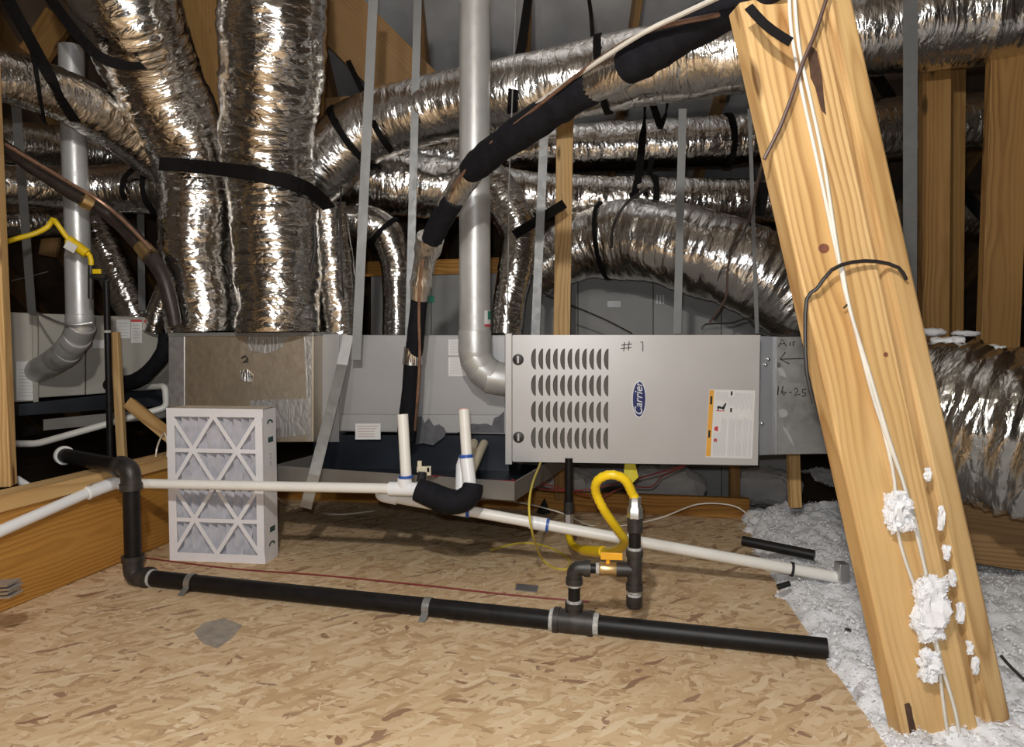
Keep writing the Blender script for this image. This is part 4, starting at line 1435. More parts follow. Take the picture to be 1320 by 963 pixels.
def near_param(px):
    # point on the run that projects to px
    lo, hi = 0.0, 1.0
    for _ in range(40):
        m_ = (lo + hi) / 2
        q = gl.lerp(gr, m_)
        v = q - CAMP
        fx = CX + F * v.x / (v.y * CA - v.z * SA)
        if fx < px: lo = m_
        else: hi = m_
    return gl.lerp(gr, lo)


for px, lb in ((247, 'galvanised strip over the floor gas pipe near the filter'), (552, 'galvanised strip over the floor gas pipe at mid length')):
    c = near_param(px)
    pts = [c - gperp * 0.06 - Vector((0, 0, R1 - 0.002))] + [c + (gperp * -math.cos(a) + Zv * math.sin(a)) * (R1 + 0.0025) for a in [math.radians(x) for x in range(-20, 201, 20)]] + [c + gperp * 0.06 - Vector((0, 0, R1 - 0.002))]
    mb = MB()
    vs_, fs = [], []
    for q in pts: vs_ += [q - gd * 0.012, q + gd * 0.012]
    for i in range(len(pts) - 1): fs.append((2 * i, 2 * i + 1, 2 * i + 3, 2 * i + 2))
    mb.add(vs_, fs)
    o = mb.build('pipe_strap', M_galv_d); tag(o, lb, 'strap', 'pipe straps on the gas line')
    so = o.modifiers.new('solid', 'SOLIDIFY'); so.thickness = 0.0015
# tee and branch
ct = near_param(740)
mb = MB().tube([ct - gd * 0.055, ct + gd * 0.055], R1 * 1.3, 20)
mb.tube([ct - gd * 0.062, ct - gd * 0.045], R1 * 1.42, 20); mb.tube([ct + gd * 0.045, ct + gd * 0.062], R1 * 1.42, 20)
mb.tube([ct, ct + Zv * 0.06], R1 * 0.85, 20); mb.tube([ct + Zv * 0.045, ct + Zv * 0.062], R1 * 0.98, 20)
mb.build('tee', M_fit, gas, True)
mb = MB()
mb.tube([ct - gd * 0.074, ct - gd * 0.058], R1 * 1.25, 20); mb.tube([ct + gd * 0.058, ct + gd * 0.078], R1 * 1.2, 20)
mb.tube([ct + Zv * 0.058, ct + Zv * 0.07], R1 * 0.8, 16)
mb.build('sealant_ring', M_dope, gas, True)
R2 = 0.0185
top2 = Vector((ct.x, ct.y, P(745, 732, ct.y).z))
MB().tube([ct + Zv * 0.05, top2 - Zv * 0.03], R2, 16).build('branch_riser', M_pipe, gas, True)
rt = P(818, 733, ct.y - 0.02)
rt.z = top2.z
bd_ = (rt - top2).normalized()
mb = MB().tube(fillet([top2 - Zv * 0.045, top2, top2 + bd_ * 0.045], 0.035, 8), R2 * 1.25, 16)
mb.tube([top2 - Zv * 0.05, top2 - Zv * 0.03], R2 * 1.42, 16); mb.tube([top2 + bd_ * 0.03, top2 + bd_ * 0.05], R2 * 1.42, 16)
mb.build('elbow', M_fit, gas, True)
MB().tube([top2 - Zv * 0.058, top2 - Zv * 0.049], R2 * 1.12, 16).build('sealant_ring', M_dope, gas, True)
L_ = (rt - top2).length
MB().tube([top2 + bd_ * 0.04, rt], R2 * 0.82, 16).build('nipple', M_pipe, gas, True)
mb = MB().tube([top2 + bd_ * (L_ * 0.40), top2 + bd_ * (L_ * 0.44), top2 + bd_ * (L_ * 0.54), top2 + bd_ * (L_ * 0.70), top2 + bd_ * (L_ * 0.74)], [R2 * 0.95, R2 * 1.15, R2 * 1.05, R2 * 1.15, R2 * 0.95], 12)
vb = mb.build('valve_body', M_brass, gas, True)
vc = top2 + bd_ * (L_ * 0.56)
mb = MB().tube([vc, vc + Zv * 0.034], 0.007, 10)
mb.box(vc + Zv * 0.034 + bd_ * 0.012, 0.06, 0.016, 0.005, bd_, gperp, Zv)
mb.box(vc + Zv * 0.042 + bd_ * 0.012 + gperp * -0.008, 0.066, 0.004, 0.022, bd_, gperp, Zv)
mb.build('valve_handle', M_handle, vb, bevel=0.001)
mb = MB()
for f_ in (0.36, 0.76): mb.tube([top2 + bd_ * (L_ * f_), top2 + bd_ * (L_ * f_ + 0.014)], R2 * 1.0, 14)
mb.build('sealant_ring', M_dope, gas, True)
# vertical drip leg with tee and cap, union on top
zt_ = P(818, 664, rt.y).z; zb_ = P(818, 783, rt.y).z
MB().tube([Vector((rt.x, rt.y, zb_ + 0.02)), Vector((rt.x, rt.y, zt_))], R2, 16).build('drip_leg', M_pipe, gas, True)
mb = MB().tube([rt - Zv * 0.055, rt + Zv * 0.055], R2 * 1.25, 16)
mb.tube([rt - Zv * 0.062, rt - Zv * 0.042], R2 * 1.42, 16); mb.tube([rt + Zv * 0.042, rt + Zv * 0.062], R2 * 1.42, 16)
mb.tube([rt - bd_ * 0.055, rt], R2 * 1.2, 16)
mb.build('tee', M_fit, gas, True)
cp = Vector((rt.x, rt.y, zb_))
MB().tube([cp, cp + Zv * 0.006, cp + Zv * 0.036], [R2 * 1.15, R2 * 1.35, R2 * 1.35], 12).build('end_cap', M_fit, gas, True)
mb = MB().tube([cp + Zv * 0.036, cp + Zv * 0.044], R2 * 1.15, 14); mb.tube([rt - Zv * 0.07, rt - Zv * 0.061], R2 * 1.12, 14); mb.tube([rt + Zv * 0.061, rt + Zv * 0.07], R2 * 1.12, 14)
mb.build('sealant_ring', M_dope, gas, True)
tp = Vector((rt.x, rt.y, zt_))
MB().tube([tp - Zv * 0.055, tp - Zv * 0.05, tp - Zv * 0.01, tp - Zv * 0.005], [R2 * 1.0, R2 * 1.3, R2 * 1.3, R2], 16).build('coupling', M_fit, gas, True)

# yellow flexible connector
hose = thing('gas_connector', 'bright yellow gas hose looping from the drip leg to the furnace', 'hose', tp)
h0 = tp + Zv * 0.05
hp = [h0, P(815, 636, rt.y), P(805, 618, rt.y - 0.02), P(787, 612, rt.y - 0.02), P(771, 619, rt.y), P(768, 634, rt.y + 0.03), P(779, 658, rt.y + 0.05), P(797, 684, rt.y + 0.10), P(805, 697, rt.y + 0.15), P(797, 708, rt.y + 0.25), P(778, 711, rt.y + 0.4), P(752, 709, rt.y + 0.6), P(738, 702, rt.y + 0.75), P(733, 688, rt.y + 0.83), P(733, 672, rt.y + 0.85)]
hpts = SV(hp, 0.008)
rads = [0.0132 + 0.0016 * (i % 2) for i in range(len(hpts))]
MB().tube(hpts, rads, 16).build('hose', M_yel, hose, True)
mb = MB().tube([tp - Zv * 0.01, tp - Zv * 0.008, tp + Zv * 0.02, tp + Zv * 0.028, tp + Zv * 0.055], [0.02, 0.024, 0.024, 0.018, 0.018], 6)
mb.build('end_nut', galv('nut_steel', (0.55, 0.55, 0.53), 0.35, 0.9), hose, True)
i0 = min(range(len(hpts)), key=lambda i: (hpts[i] - P(752, 709, rt.y + 0.6)).length)
i1 = min(range(len(hpts)), key=lambda i: (hpts[i] - P(778, 711, rt.y + 0.4)).length)
MB().tube(hpts[min(i0, i1):max(i0, i1)], 0.020, 12).build('printed_sleeve', M_yel, hose, True)
mm_ = hpts[(i0 + i1) // 2]
MB().box(mm_ + Vector((0.02, -0.019, 0.010)), 0.045, 0.003, 0.014, (0.6, -0.8, 0)).build('tag', M_paper, hose)
tail = P(733, 655, 3.12)
hpts[-1]
drop = thing('gas_drop', 'short black gas pipe falling from the furnace bottom to the yellow hose', 'pipe', Vector((tail.x, hpts[-1].y, hpts[-1].z)))
px_, py_ = hpts[-1].x, hpts[-1].y
MB().tube([Vector((px_, py_, hpts[-1].z + 0.05)), Vector((px_, py_, 0.40))], 0.0165, 16).build('pipe', M_pipe, drop, True)
MB().tube([Vector((px_, py_, hpts[-1].z + 0.03)), Vector((px_, py_, hpts[-1].z + 0.035)), Vector((px_, py_, hpts[-1].z + 0.085))], [0.016, 0.021, 0.021], 14).build('coupling', M_fit, drop, True)
MB().tube([Vector((px_, py_, hpts[-1].z - 0.008)), Vector((px_, py_, hpts[-1].z + 0.032))], 0.019, 6).build('end_nut', M_galv, drop, True)
# yellow tag hanging under the furnace
q = P(812, 602, 3.12)
tag(MB().slab([P(806, 590, 3.12), P(817, 590, 3.12), P(823, 615, 3.10), P(814, 624, 3.09), P(804, 612, 3.1)], (0, 0.004, 0)).build('caution_tag', plain('yellow_tag', (0.72, 0.62, 0.03), 0.5)),
    'yellow paper tag hanging under the furnace behind the hose', 'tag')

# ================================================================== CONDENSATE DRAIN
dr = thing('condensate_drain', 'long white plastic drain pipe sloping right across the floor', 'pipe', FZ(1060, 760, 0))
RP = 0.0205
dA, dB = P(500, 640, 2.80), P(1084, 745, 2.58)
MB().tube([dA, dB], RP, 20).build('drain_run', M_pvc, dr, True)


def lerp_px(px):
    lo, hi = 0.0, 1.0
    for _ in range(40):
        m_ = (lo + hi) / 2
        v = dA.lerp(dB, m_) - CAMP
        if CX + F * v.x / (v.y * CA - v.z * SA) < px: lo = m_
        else: hi = m_
    return dA.lerp(dB, lo)


for x0, x1 in ((577, 603), (683, 704)):
    MB().tube([lerp_px(x0), lerp_px(x1)], RP * 1.22, 20).build('coupling', M_pvcw, dr, True)
for x0, x1, mm in ((602, 606, M_blue), (704, 707.5, M_blue), (575, 577.5, M_ink), (1019, 1022, M_ink)):
    MB().tube([lerp_px(x0), lerp_px(x1)], RP * 1.26, 20).build('primer_ring', mm, dr, True)
e1 = P(498, 634, 2.95)
mb = MB().tube(fillet([lerp_px(512), P(491, 638, 2.80), P(500, 628, 2.98)], 0.05, 8), RP * 1.28, 20)
mb.build('elbow', M_pvcw, dr, True)
tr = thing('condensate_trap', 'white plastic pipe crossing the filter with upright vents and black trap', 'pipe', P(520, 640, 2.72))
main = [P(-30, 698, 2.30), P(60, 659, 2.54), P(118, 633, 2.755), P(148, 623, 2.85), P(165, 623, 2.87), P(510, 630, 2.68)]
MB().tube(fillet([main[0], main[2]], 0.02, 2), RP * 0.98, 20).build('left_run', M_pvcw, tr, True)
MB().tube([main[3], main[4], main[5]], RP * 0.92, 20).build('main_run', M_pvc, tr, True)
MB().tube(fillet([P(112, 636, 2.73), P(148, 622.5, 2.85), P(160, 623, 2.87)], 0.04, 6), RP * 1.2, 20).build('bend', M_pvcw, tr, True)
mb = MB()
xa = 215
for i in range(26):
    w = 1 + (i * 7 % 4)
    x = 212 + i * 6.2 + (i % 3)
    d_ = 2.87 + (2.68 - 2.87) * (x - 165) / 345
    y = 623 + 7 * (x - 165) / 345
    mb.slab([P(x, y - 0.8, d_ - RP * 0.95), P(x + w, y - 0.8, d_ - RP * 0.95), P(x + w, y + 0.8, d_ - RP * 0.95), P(x, y + 0.8, d_ - RP * 0.95)], (0, 0.002, 0))
mb.build('printed_line', M_print, tr)
mb = MB().tube([P(502, 630, 2.685), P(541, 631, 2.665)], RP * 1.25, 20)
mb.tube([P(522, 630, 2.675), P(521, 616, 2.675)], RP * 1.25, 20)
mb.build('tee', M_pvcw, tr, True)
MB().tube([P(524, 622, 2.675), P(519, 534, 2.70)], RP * 0.98, 20).build('vent_riser', M_pvc, tr, True)
MB().tube([P(523.2, 616, 2.674), P(523.0, 613, 2.674)], RP * 1.29, 20).build('primer_ring', M_blue, tr, True)
foamp = spline([(*P(538, 631, 2.66), 15), (*P(556, 638, 2.65), 16.5), (*P(576, 646, 2.64), 17), (*P(594, 646, 2.64), 15.5), (*P(607, 636, 2.65), 15), (*P(610, 624, 2.66), 13)], 0.012)
MB().tube([Vector(x[:3]) for x in foamp], [x[3] * 2.65 / F for x in foamp], 20).build('foam_trap', M_foam, tr, True)
MB().tube([P(606, 628, 2.66), P(601, 588, 2.68)], RP * 1.22, 20).build('riser_coupling', M_pvcw, tr, True)
MB().tube([P(602, 592, 2.68), P(598, 528, 2.71)], RP * 0.98, 20).build('vent_riser', M_pvc, tr, True)
MB().tube([P(601.2, 590, 2.679), P(600.9, 586, 2.68)], RP * 1.27, 20).build('primer_ring', M_blue, tr, True)
MB().tube([P(598.0, 529, 2.71), P(597.9, 526.5, 2.711)], [RP * 0.99, RP * 0.9], 20).build('vent_mouth', M_print, tr, True)
# cream stubs out of the coil case
st_t = thing('drain_stub', 'two cream plastic drain stubs leaving the coil case, right of the riser', 'pipe', P(612, 600, 3.1))
MB().tube([P(606, 610, 2.82), P(624, 572, 3.30)], RP * 0.95, 16).build('stub', M_cream, st_t, True)
MB().tube([P(601, 600, 2.85), P(611, 571, 3.30)], RP * 0.95, 16).build('stub', M_cream, st_t, True)
MB().tube([P(594, 632, 2.78), P(595, 600, 2.80), P(598, 592, 2.82)], RP * 1.05, 16).build('stub_elbow', M_pvcw, st_t, True)
# float switch on the pan rim
fs_t = thing('float_switch', 'small cream float switch clipped to the drain pan rim', 'switch', P(543, 616, 2.82))
mb = MB().box(P(546, 605, 2.80), 0.05, 0.02, 0.022); mb.box(P(541, 600, 2.80), 0.016, 0.018, 0.035); mb.box(P(553, 607, 2.80), 0.016, 0.02, 0.035)
mb.build('clip', M_cream, fs_t, bevel=0.002)
MB().tube([P(544, 608, 2.79), P(543, 620, 2.79)], [0.014, 0.018], 12).build('float', M_ink, fs_t, True)
# the bracket that holds the left run on the beam
br_t = thing('conduit_clamp', 'galvanised clamp holding the white pipe on the long beam', 'clamp', P(120, 630, 2.80))
MB().tube([P(113, 635, 2.74), P(127, 629, 2.80)], RP * 1.35, 16).build('collar', M_galv, br_t, True)
MB().box(P(118, 617, 2.86), 0.06, 0.05, 0.05).build('lug', M_galv_d, br_t, bevel=0.004)
# clip at the right end
mb = MB().box(P(1085, 736, 2.57), 0.035, 0.05, 0.06)
tag(mb.build('pipe_clamp', M_galv, bevel=0.003), 'small shiny clamp at the right end of the drain pipe', 'clamp')

# ================================================================== LOOSE BITS
# insulation field: rolling loose fill right of the deck
nx, ny = 330, 340
X0, X1, Y0, Y1 = 0.55, 3.6, 0.55, 4.5
gx_ = np.linspace(0, 1, nx) ** 1.35 * (X1 - X0) + X0
gy_ = np.linspace(Y0, Y1, ny)
GX, GY = np.meshgrid(gx_, gy_, indexing='ij')
ex = [(v.y, v.x) for v in FLOOR_R][::-1]
eyy, exx = np.array([e_[0] for e_ in ex]), np.array([e_[1] for e_ in ex])
edge = np.interp(GY, eyy, exx)
dist = GX - edge
p3 = np.stack([GX, GY, np.zeros_like(GX)], -1).reshape(-1, 3)
N = lambda s, seed: vnoise(p3 * s, seed).reshape(GX.shape)
dist = dist + 0.02 + 0.03 * N(9, 31) + 0.03 * N(23, 32) + 0.015 * N(60, 38)
ramp_ = np.sqrt(np.clip(dist / 0.07, 0, 1))
bump_ = 0.02 * N(9, 33) + 0.010 * N(22, 34) + 0.007 * N(48, 35) + 0.0035 * N(90, 36)
nearf = np.clip((GY - 1.55) / 0.5, 0, 1)
GZ = -0.01 + ramp_ * (0.018 + 0.02 * nearf + bump_ + 0.06 * np.clip((GY - 3.0) / 0.7, 0, 1) + 0.012 * N(3, 37)) + (1 - ramp_) * -0.02
V = np.stack([GX, GY, GZ], -1).reshape(-1, 3)
keep = (dist > -0.05) & ((GY < 3.6) | (GX > 1.75))
idx = lambda i, j: i * ny + j
ii, jj = np.meshgrid(np.arange(nx - 1), np.arange(ny - 1), indexing='ij')
kk = keep[:-1, :-1]
ii, jj = ii[kk], jj[kk]
Fq = np.stack([idx(ii, jj), idx(ii + 1, jj), idx(ii + 1, jj + 1), idx(ii, jj + 1)], -1)
me = bpy.data.meshes.new('loose_insulation')
me.from_pydata(V.tolist(), [], Fq.tolist())
# loose flakes lying all over the heap, part of the same mass
vb, fb = V.tolist(), Fq.tolist()
cand = rng.permutation(len(ii))[:60000]
for c_ in cand:
    q = V[idx(ii[c_], jj[c_])]
    if q[2] < -0.012: continue
    s0 = rng.uniform(0.003, 0.008)
    ax = rng.normal(size=(2, 3)); ax /= np.linalg.norm(ax, axis=1)[:, None]
    ax[:, 2] = ax[:, 2] * 0.75
    o_ = q + np.array([0, 0, 0.002 + rng.uniform(0, 0.006)])
    b0 = len(vb)
    bend = np.array([0, 0, s0 * rng.uniform(-0.6, 0.6)])
    vb += [(o_ - ax[0] * s0).tolist(), (o_ + ax[1] * s0 * 0.7 + bend).tolist(), (o_ + ax[0] * s0).tolist(), (o_ - ax[1] * s0 * 0.7 + bend).tolist()]
    fb += [[b0, b0 + 1, b0 + 2], [b0, b0 + 2, b0 + 3]]
me = bpy.data.meshes.new('loose_insulation')
me.from_pydata(vb, [], fb)
bm_ = bmesh.new(); bm_.from_mesh(me)
bmesh.ops.delete(bm_, geom=[v for v in bm_.verts if not v.link_faces], context='VERTS')
bm_.to_mesh(me); bm_.free()
me.polygons.foreach_set('use_smooth', [True] * len(me.polygons))
me.materials.append(M_fluff)
o = bpy.data.objects.new('loose_insulation', me)
place(o, Matrix.Identity(4))
tag(o, 'white loose fill insulation heaped to the right of the wooden floor', 'insulation', None, 'stuff')

# tufts caught on the brace and on the return duct
TG = 'tufts of white fibre'
for i, (px, py, w, h, lb) in enumerate([
    (1158, 660, 34, 52, 'white fibre tuft highest on the brace cables'),
    (1200, 785, 44, 84, 'largest white fibre tuft on the brace cables'),
    (1198, 858, 22, 36, 'lowest white fibre tuft on the brace cables')]):
    c = BRF(px, py, 0.02)
    tag(lumpy('fibre_tuft', c, w * 1.6 / F, 0.03, h * 1.6 / F, M_fluff, 40 + i, 0.7, 4, 0, 5), lb, 'insulation', TG)
for i, (px, py, w, h) in enumerate([(1196, 612, 8, 18), (1213, 668, 8, 34), (1220, 712, 8, 20), (1228, 745, 8, 22), (1238, 790, 9, 30), (1250, 835, 7, 18), (1257, 858, 8, 24)]):
    c = BRF(px, py, 0.012)
    tag(lumpy('fibre_tuft', c, w * 1.6 / F, 0.014, h * 1.6 / F, M_fluff, 60 + i, 0.5, 3, 0, 4), ('highest', 'second highest', 'third highest', 'middle', 'third lowest', 'second lowest', 'lowest')[i] + ' white fibre speck in the groove between the brace boards' if i != 3 else 'middle one of the white fibre specks in the groove between the brace boards', 'insulation', 'fibre specks in the brace groove')
for i, (px, py, w, h, d, lb) in enumerate([
    (1200, 428, 40, 10, 2.85, 'white fibre crumbs on the big right duct, at the post foot'),
    (1214, 440, 26, 9, 2.66, 'white fibre crumb on top of the big duct left of centre'),
    (1234, 438, 12, 8, 2.62, 'small round white fibre crumb on the big duct'),
    (1281, 449, 20, 8, 2.55, 'white fibre crumb at the foot of the wide right post'),
    (1245, 430, 34, 7, 2.9, 'flat white fibre crumb between the right posts')]):
    tag(lumpy('fibre_tuft', P(px, py, d), w * d / F, 0.06, h * d / F, M_fluff, 80 + i, 0.5, 3, 0, 4), lb, 'insulation', 'fibre crumbs on the big duct')

# white cables down the brace
CG = 'white cables on the brace'
for i, (pts, lb) in enumerate([
    ([(1017, -20), (1020, 40), (1032, 110), (1055, 215), (1075, 310), (1093, 390), (1118, 480), (1140, 560), (1153, 620), (1158, 690), (1180, 760), (1195, 800), (1208, 840), (1215, 900), (1225, 970)], 'left white cable of those running down the brace'),
    ([(1023, -20), (1030, 60), (1045, 130), (1062, 210), (1076, 300), (1088, 370), (1104, 430), (1128, 520), (1153, 590), (1175, 655), (1190, 720), (1200, 790), (1212, 850), (1232, 920), (1240, 975)], 'right white cable of those running down the brace'),
    ([(1085, 340), (1096, 400), (1122, 485), (1146, 566), (1164, 620), (1182, 690), (1194, 740)], 'short middle white cable of those running down the brace')]):
    c3 = SV([BRF(x, y, 0.008 + 0.004 * (i == 1) + 0.006 * (i == 2)) for x, y in pts], 0.03)
    tag(MB().tube(c3, 0.0052, 10, squash=0.75).build('electric_cable', M_wire_w, None, True), lb, 'cable', CG)

# dark wires
BWG = 'dark thin wires'


def wire(label, pts, r=0.003, m=None, name='wire', group=BWG, brace_=False, cat='wire', step=0.03):
    c3 = SV([BRF(x, y, o_) for x, y, o_ in pts], step) if brace_ else SP(pts, step)
    return tag(MB().tube(c3, r, 8).build(name, m or M_wire_b, None, True), label, cat, group)


wire('brown wire hanging across the upper brace', [(1068, -10, 0.018), (1050, 45, 0.02), (1035, 80, 0.018), (1022, 120, 0.02), (1005, 165, 0.018), (985, 205, 0.01)], 0.0042, M_wire_br, brace_=True)
wire('brown wire trailing down from the brace over the large sagging duct', [(985, 205, 1.75), (978, 230, 2.2), (968, 275, 2.9), (955, 308, 3.35), (943, 320, 3.45), (938, 350, 3.45), (935, 385, 3.45), (915, 415, 3.4)], 0.005, M_wire_br)
wire('black wire looped around the middle of the brace', [(1049, 520, 0.004), (1040, 480, 0.006), (1038, 430, 0.006), (1040, 385, 0.008), (1053, 372, 0.02), (1072, 348, 0.03), (1098, 338, 0.022), (1130, 337, 0.016), (1158, 345, 0.012), (1168, 360, 0.0)], 0.0042, brace_=True)
tag(board('staple', BRF(1088, 397, 0.016), BRF(1096, 389, 0.016), 0.003, 0.003, face_n, M_wire_b, bevel=0), 'tiny dark staple holding the white cables on the brace', 'staple')
wire('black wires lying on the furnace top before the sagging duct', [(905, 425, 3.2), (910, 418, 3.2), (945, 416, 3.22), (965, 410, 3.25), (978, 425, 3.2), (1000, 432, 3.15), (1030, 432, 3.1)], 0.004)
wire('thin black wire slanting over the grey wall sheets', [(700, 378, 3.9), (740, 395, 3.9), (780, 412, 3.9), (815, 430, 3.85)], 0.004)
wire('black wire falling along the third duct of the plenum', [(440, 240, 3.4), (438, 290, 3.35), (441, 360, 3.35), (443, 385, 3.4)], 0.004)
wire('black wire by the right duct shoulder', [(405, 290, 3.12), (406, 320, 3.12), (400, 350, 3.12)], 0.008)
wire('thin black wire lying at lower right on the insulation', [(1290, 845, 1.9), (1305, 862, 1.87), (1330, 885, 1.82)], 0.004)
wire('black wire tying the large sagging duct', [(838, 242, 3.6), (812, 258, 3.58), (798, 275, 3.58), (790, 295, 3.58), (788, 320, 3.6)], 0.007)
RG = 'red and pale low wires'
wire('red wire leaving the float switch towards the furnace', [(553, 613, 2.8), (600, 618, 2.95), (650, 620, 3.05), (690, 622, 3.1), (725, 630, 3.2), (760, 640, 3.3)], 0.0035, M_wire_r, group=RG)
wire('second red wire sagging under the furnace', [(660, 618, 3.1), (700, 630, 3.25), (750, 632, 3.3), (800, 622, 3.3), (840, 612, 3.25), (885, 599, 3.2)], 0.0035, M_wire_r, group=RG)
wire('red wire kinked beneath the furnace right of the yellow loop', [(770, 645, 3.4), (805, 628, 3.35), (840, 628, 3.3), (852, 615, 3.25), (880, 602, 3.2)], 0.003, M_wire_r, group=RG)
fl = lambda x, y, z=0.004: FZ(x, y, z)
tag(MB().tube(SV([fl(185, 719), fl(300, 733), fl(420, 742), fl(560, 756), (fl(650, 766)), fl(760, 776)], 0.03), 0.003, 8).build('wire', M_wire_r, None, True), 'red wire on the floor behind the black gas pipe', 'wire', RG)
tag(MB().tube(SV([P(355, 640, 3.1), fl(380, 655), fl(430, 663), fl(470, 660), fl(510, 655), P(560, 645, 3.3), P(650, 645, 3.45), P(720, 660, 3.35), fl(760, 677), fl(800, 678), P(850, 668, 3.35), P(900, 650, 3.45), P(945, 652, 3.4), P(970, 668, 3.3)], 0.03), 0.0035, 8).build('cable', M_wire_w, None, True), 'pale cable waving along the far floor edge', 'cable', RG)
tag(MB().tube(SV([P(697, 596, 2.98), P(686, 625, 2.7), P(682, 655, 2.58), P(687, 690, 2.6), fl(700, 722, 0.02), fl(720, 734), fl(735, 730), fl(728, 716), fl(700, 703), fl(670, 700), fl(632, 709)], 0.025), 0.0042, 8).build('cable', M_yeldark, None, True), 'thin yellow cable hanging from the furnace and curling on the floor', 'cable')

# things on the floor and in the insulation
tag(MB().tube([P(957, 697, 2.90), P(1050, 716, 2.76)], 0.020, 14).build('pipe_offcut', M_pipe, None, True), 'black pipe offcut half sunk in the white insulation', 'pipe')
tag(MB().tube([P(1002, 757, 2.46), P(1018, 752, 2.46)], 0.010, 8).build('wood_scrap', M_pipe, None, True), 'small dark scrap below the right end of the drain pipe', 'scrap')
tag(lumpy('wood_chip', FZ(1093, 812, 0.05), 0.016, 0.02, 0.008, M_fit, 91, 0.3, 2), 'tiny dark chip on the white insulation right of the gas pipe', 'scrap')
c = FZ(700, 663, 0.0)
tag(MB().add([c + Vector(v) for v in ((-0.035, 0.02, 0.004), (0.04, 0.01, 0.004), (0.0, -0.025, 0.004), (0.008, 0.0, 0.085))], [(0, 2, 1), (0, 1, 3), (1, 2, 3), (2, 0, 3)]).build('tar_paper_scrap', M_ink), 'small black pointed scrap on the floor under the furnace', 'scrap')
q = [FZ(666, 753, 0.001), FZ(694, 756, 0.001), FZ(692, 764, 0.001), FZ(664, 761, 0.001)]
tag(MB().slab(q, (0, 0, 0.003)).build('tape_scrap', plain('grey_tape', (0.25, 0.25, 0.26), 0.4, 0.4)), 'grey tape scrap on the floor behind the gas pipe', 'scrap')
q = [FZ(262, 803, 0.0005), FZ(290, 797, 0.0005), FZ(312, 806, 0.0005), FZ(300, 822, 0.0005), FZ(280, 836, 0.0005), FZ(262, 830, 0.0005), FZ(250, 815, 0.0005)]
o = MB().slab(q, (0, 0, 0.0006)).build('floor_stain', plain('dried_grey_spill', (0.33, 0.28, 0.23), 0.8, 0, 0.2, 30)); tag(o, 'dried grey spill on the near left floor', 'stain')
# bundle of strap ends at the left edge
bt = thing('strap_bundle', 'stack of galvanised strap ends at the left picture edge', 'straps', P(0, 775, 2.1))
for i in range(4):
    MB().slab([P(-25, 756 + 5 * i, 2.12), P(9 + (i % 2) * 3, 753.5 + 5 * i, 2.1), P(9 + (i % 2) * 3, 757 + 5 * i, 2.1), P(-25, 759.5 + 5 * i, 2.12)], (0, 0.06, 0)).build('strap', M_galv, bt, bevel=0.001)

# ================================================================== FAR LEFT UNIT
U2 = Face(P(18, 460, 3.6), P(215, 460, 4.05))
un = thing('furnace', 'far grey furnace and coil case behind the long beam at left', 'furnace', U2.at(0.5, -0.3, -0.3))
MB().slab([U2(10, 519, 0.04), U2(49, 517, 0.04), U2(49, 404, 0.04), U2(10, 402, 0.04)], -U2.n * 0.5).build('blower_cabinet', M_case2, un, bevel=0.004)
MB().slab([U2(49, 513, 0.0), U2(110, 509, 0.0), U2(110, 406, 0.0), U2(49, 404, 0.0)], -U2.n * 0.5).build('cabinet', M_case2, un, bevel=0.004)
MB().slab([U2(111, 509, -0.005), U2(222, 500, -0.005), U2(222, 410, -0.005), U2(111, 406, -0.005)], -U2.n * 0.5).build('coil_cabinet', M_case2, un, bevel=0.004)
MB().slab([U2(43, 519, 0.05), U2(50, 518, 0.05), U2(49, 404, 0.05), U2(41, 403, 0.05)], -U2.n * 0.03).build('door_edge', M_case2, un, bevel=0.003)
k = decal(MB(), U2, 21, 466, 46, 516, 0.042).build('paper_label', M_paper, un)
mb = MB()
for j in range(9): decal(mb, U2, 24, 476 + j * 4.2, 44 - (j * 3) % 7, 477.2 + j * 4.2, 0.043, 0.0005)
mb.build('label_print', M_grey_ink, k)
for x0, y0, x1, y1 in ((150, 412, 168, 436), (169, 415, 183, 442), (120, 438, 136, 449)):
    k = decal(MB(), U2, x0, y0, x1, y1, -0.003).build('paper_label', M_paper, un)
    if x0 != 120:
        mb = MB()
        for j in range(5): decal(mb, U2, x0 + 2, y0 + 4 + j * 4, x1 - 3 - j % 3, y0 + 5.2 + j * 4, -0.002, 0.0005)
        mb.build('label_print', M_grey_ink, k)
mb = MB(); decal(mb, U2, 169, 412, 183, 415, -0.003); mb.build('label_band', M_redink, un)
pan2 = thing('drain_pan', 'black drain pan strip under the far grey furnace', 'pan', U2(120, 540, 0.05))
MB().slab([U2(24, 536, 0.03), U2(222, 522, 0.02), U2(222, 500, 0.02), U2(24, 521, 0.03)], -U2.n * 0.5).build('pan_lining', M_pan, pan2)
MB().slab([U2(56, 555, 0.12), U2(222, 538, 0.10), U2(222, 525, 0.10), U2(56, 541, 0.12)], -U2.n * 0.02).build('pan_rim', M_pan_out, pan2)
# its flue
fl2 = thing('flue_pipe', 'smaller pale flue with elbow in front of the far grey furnace', 'flue', P(50, 478, 3.6))
k = 3.35 / F
MB().tube([P(92, 60, 3.35), P(94, 150, 3.35), P(98, 250, 3.35), P(101, 330, 3.35)], 14.8 * k, 28).build('pipe_length', M_vent, fl2, True)
MB().tube([P(101, 326, 3.35), P(101, 330, 3.35), P(103, 412, 3.35)], [15.2 * k, 16 * k, 16 * k], 28).build('pipe_length', M_vent, fl2, True)
gore = [(103, 410), (103, 424), (96, 440), (83, 456), (66, 468), (48, 478)]
GD = (3.35, 3.35, 3.38, 3.45, 3.54, 3.64)
for i in range(5):
    a, b = P(*gore[i], GD[i]), P(*gore[i + 1], GD[i + 1])
    t_ = b - a
    MB().tube([a - t_ * 0.34, a - t_ * 0.30, b + t_ * 0.22, b + t_ * 0.34], [16 * k, 17 * k, 16.8 * k, 16 * k], 28).build('elbow_gore', M_vent, fl2, True)
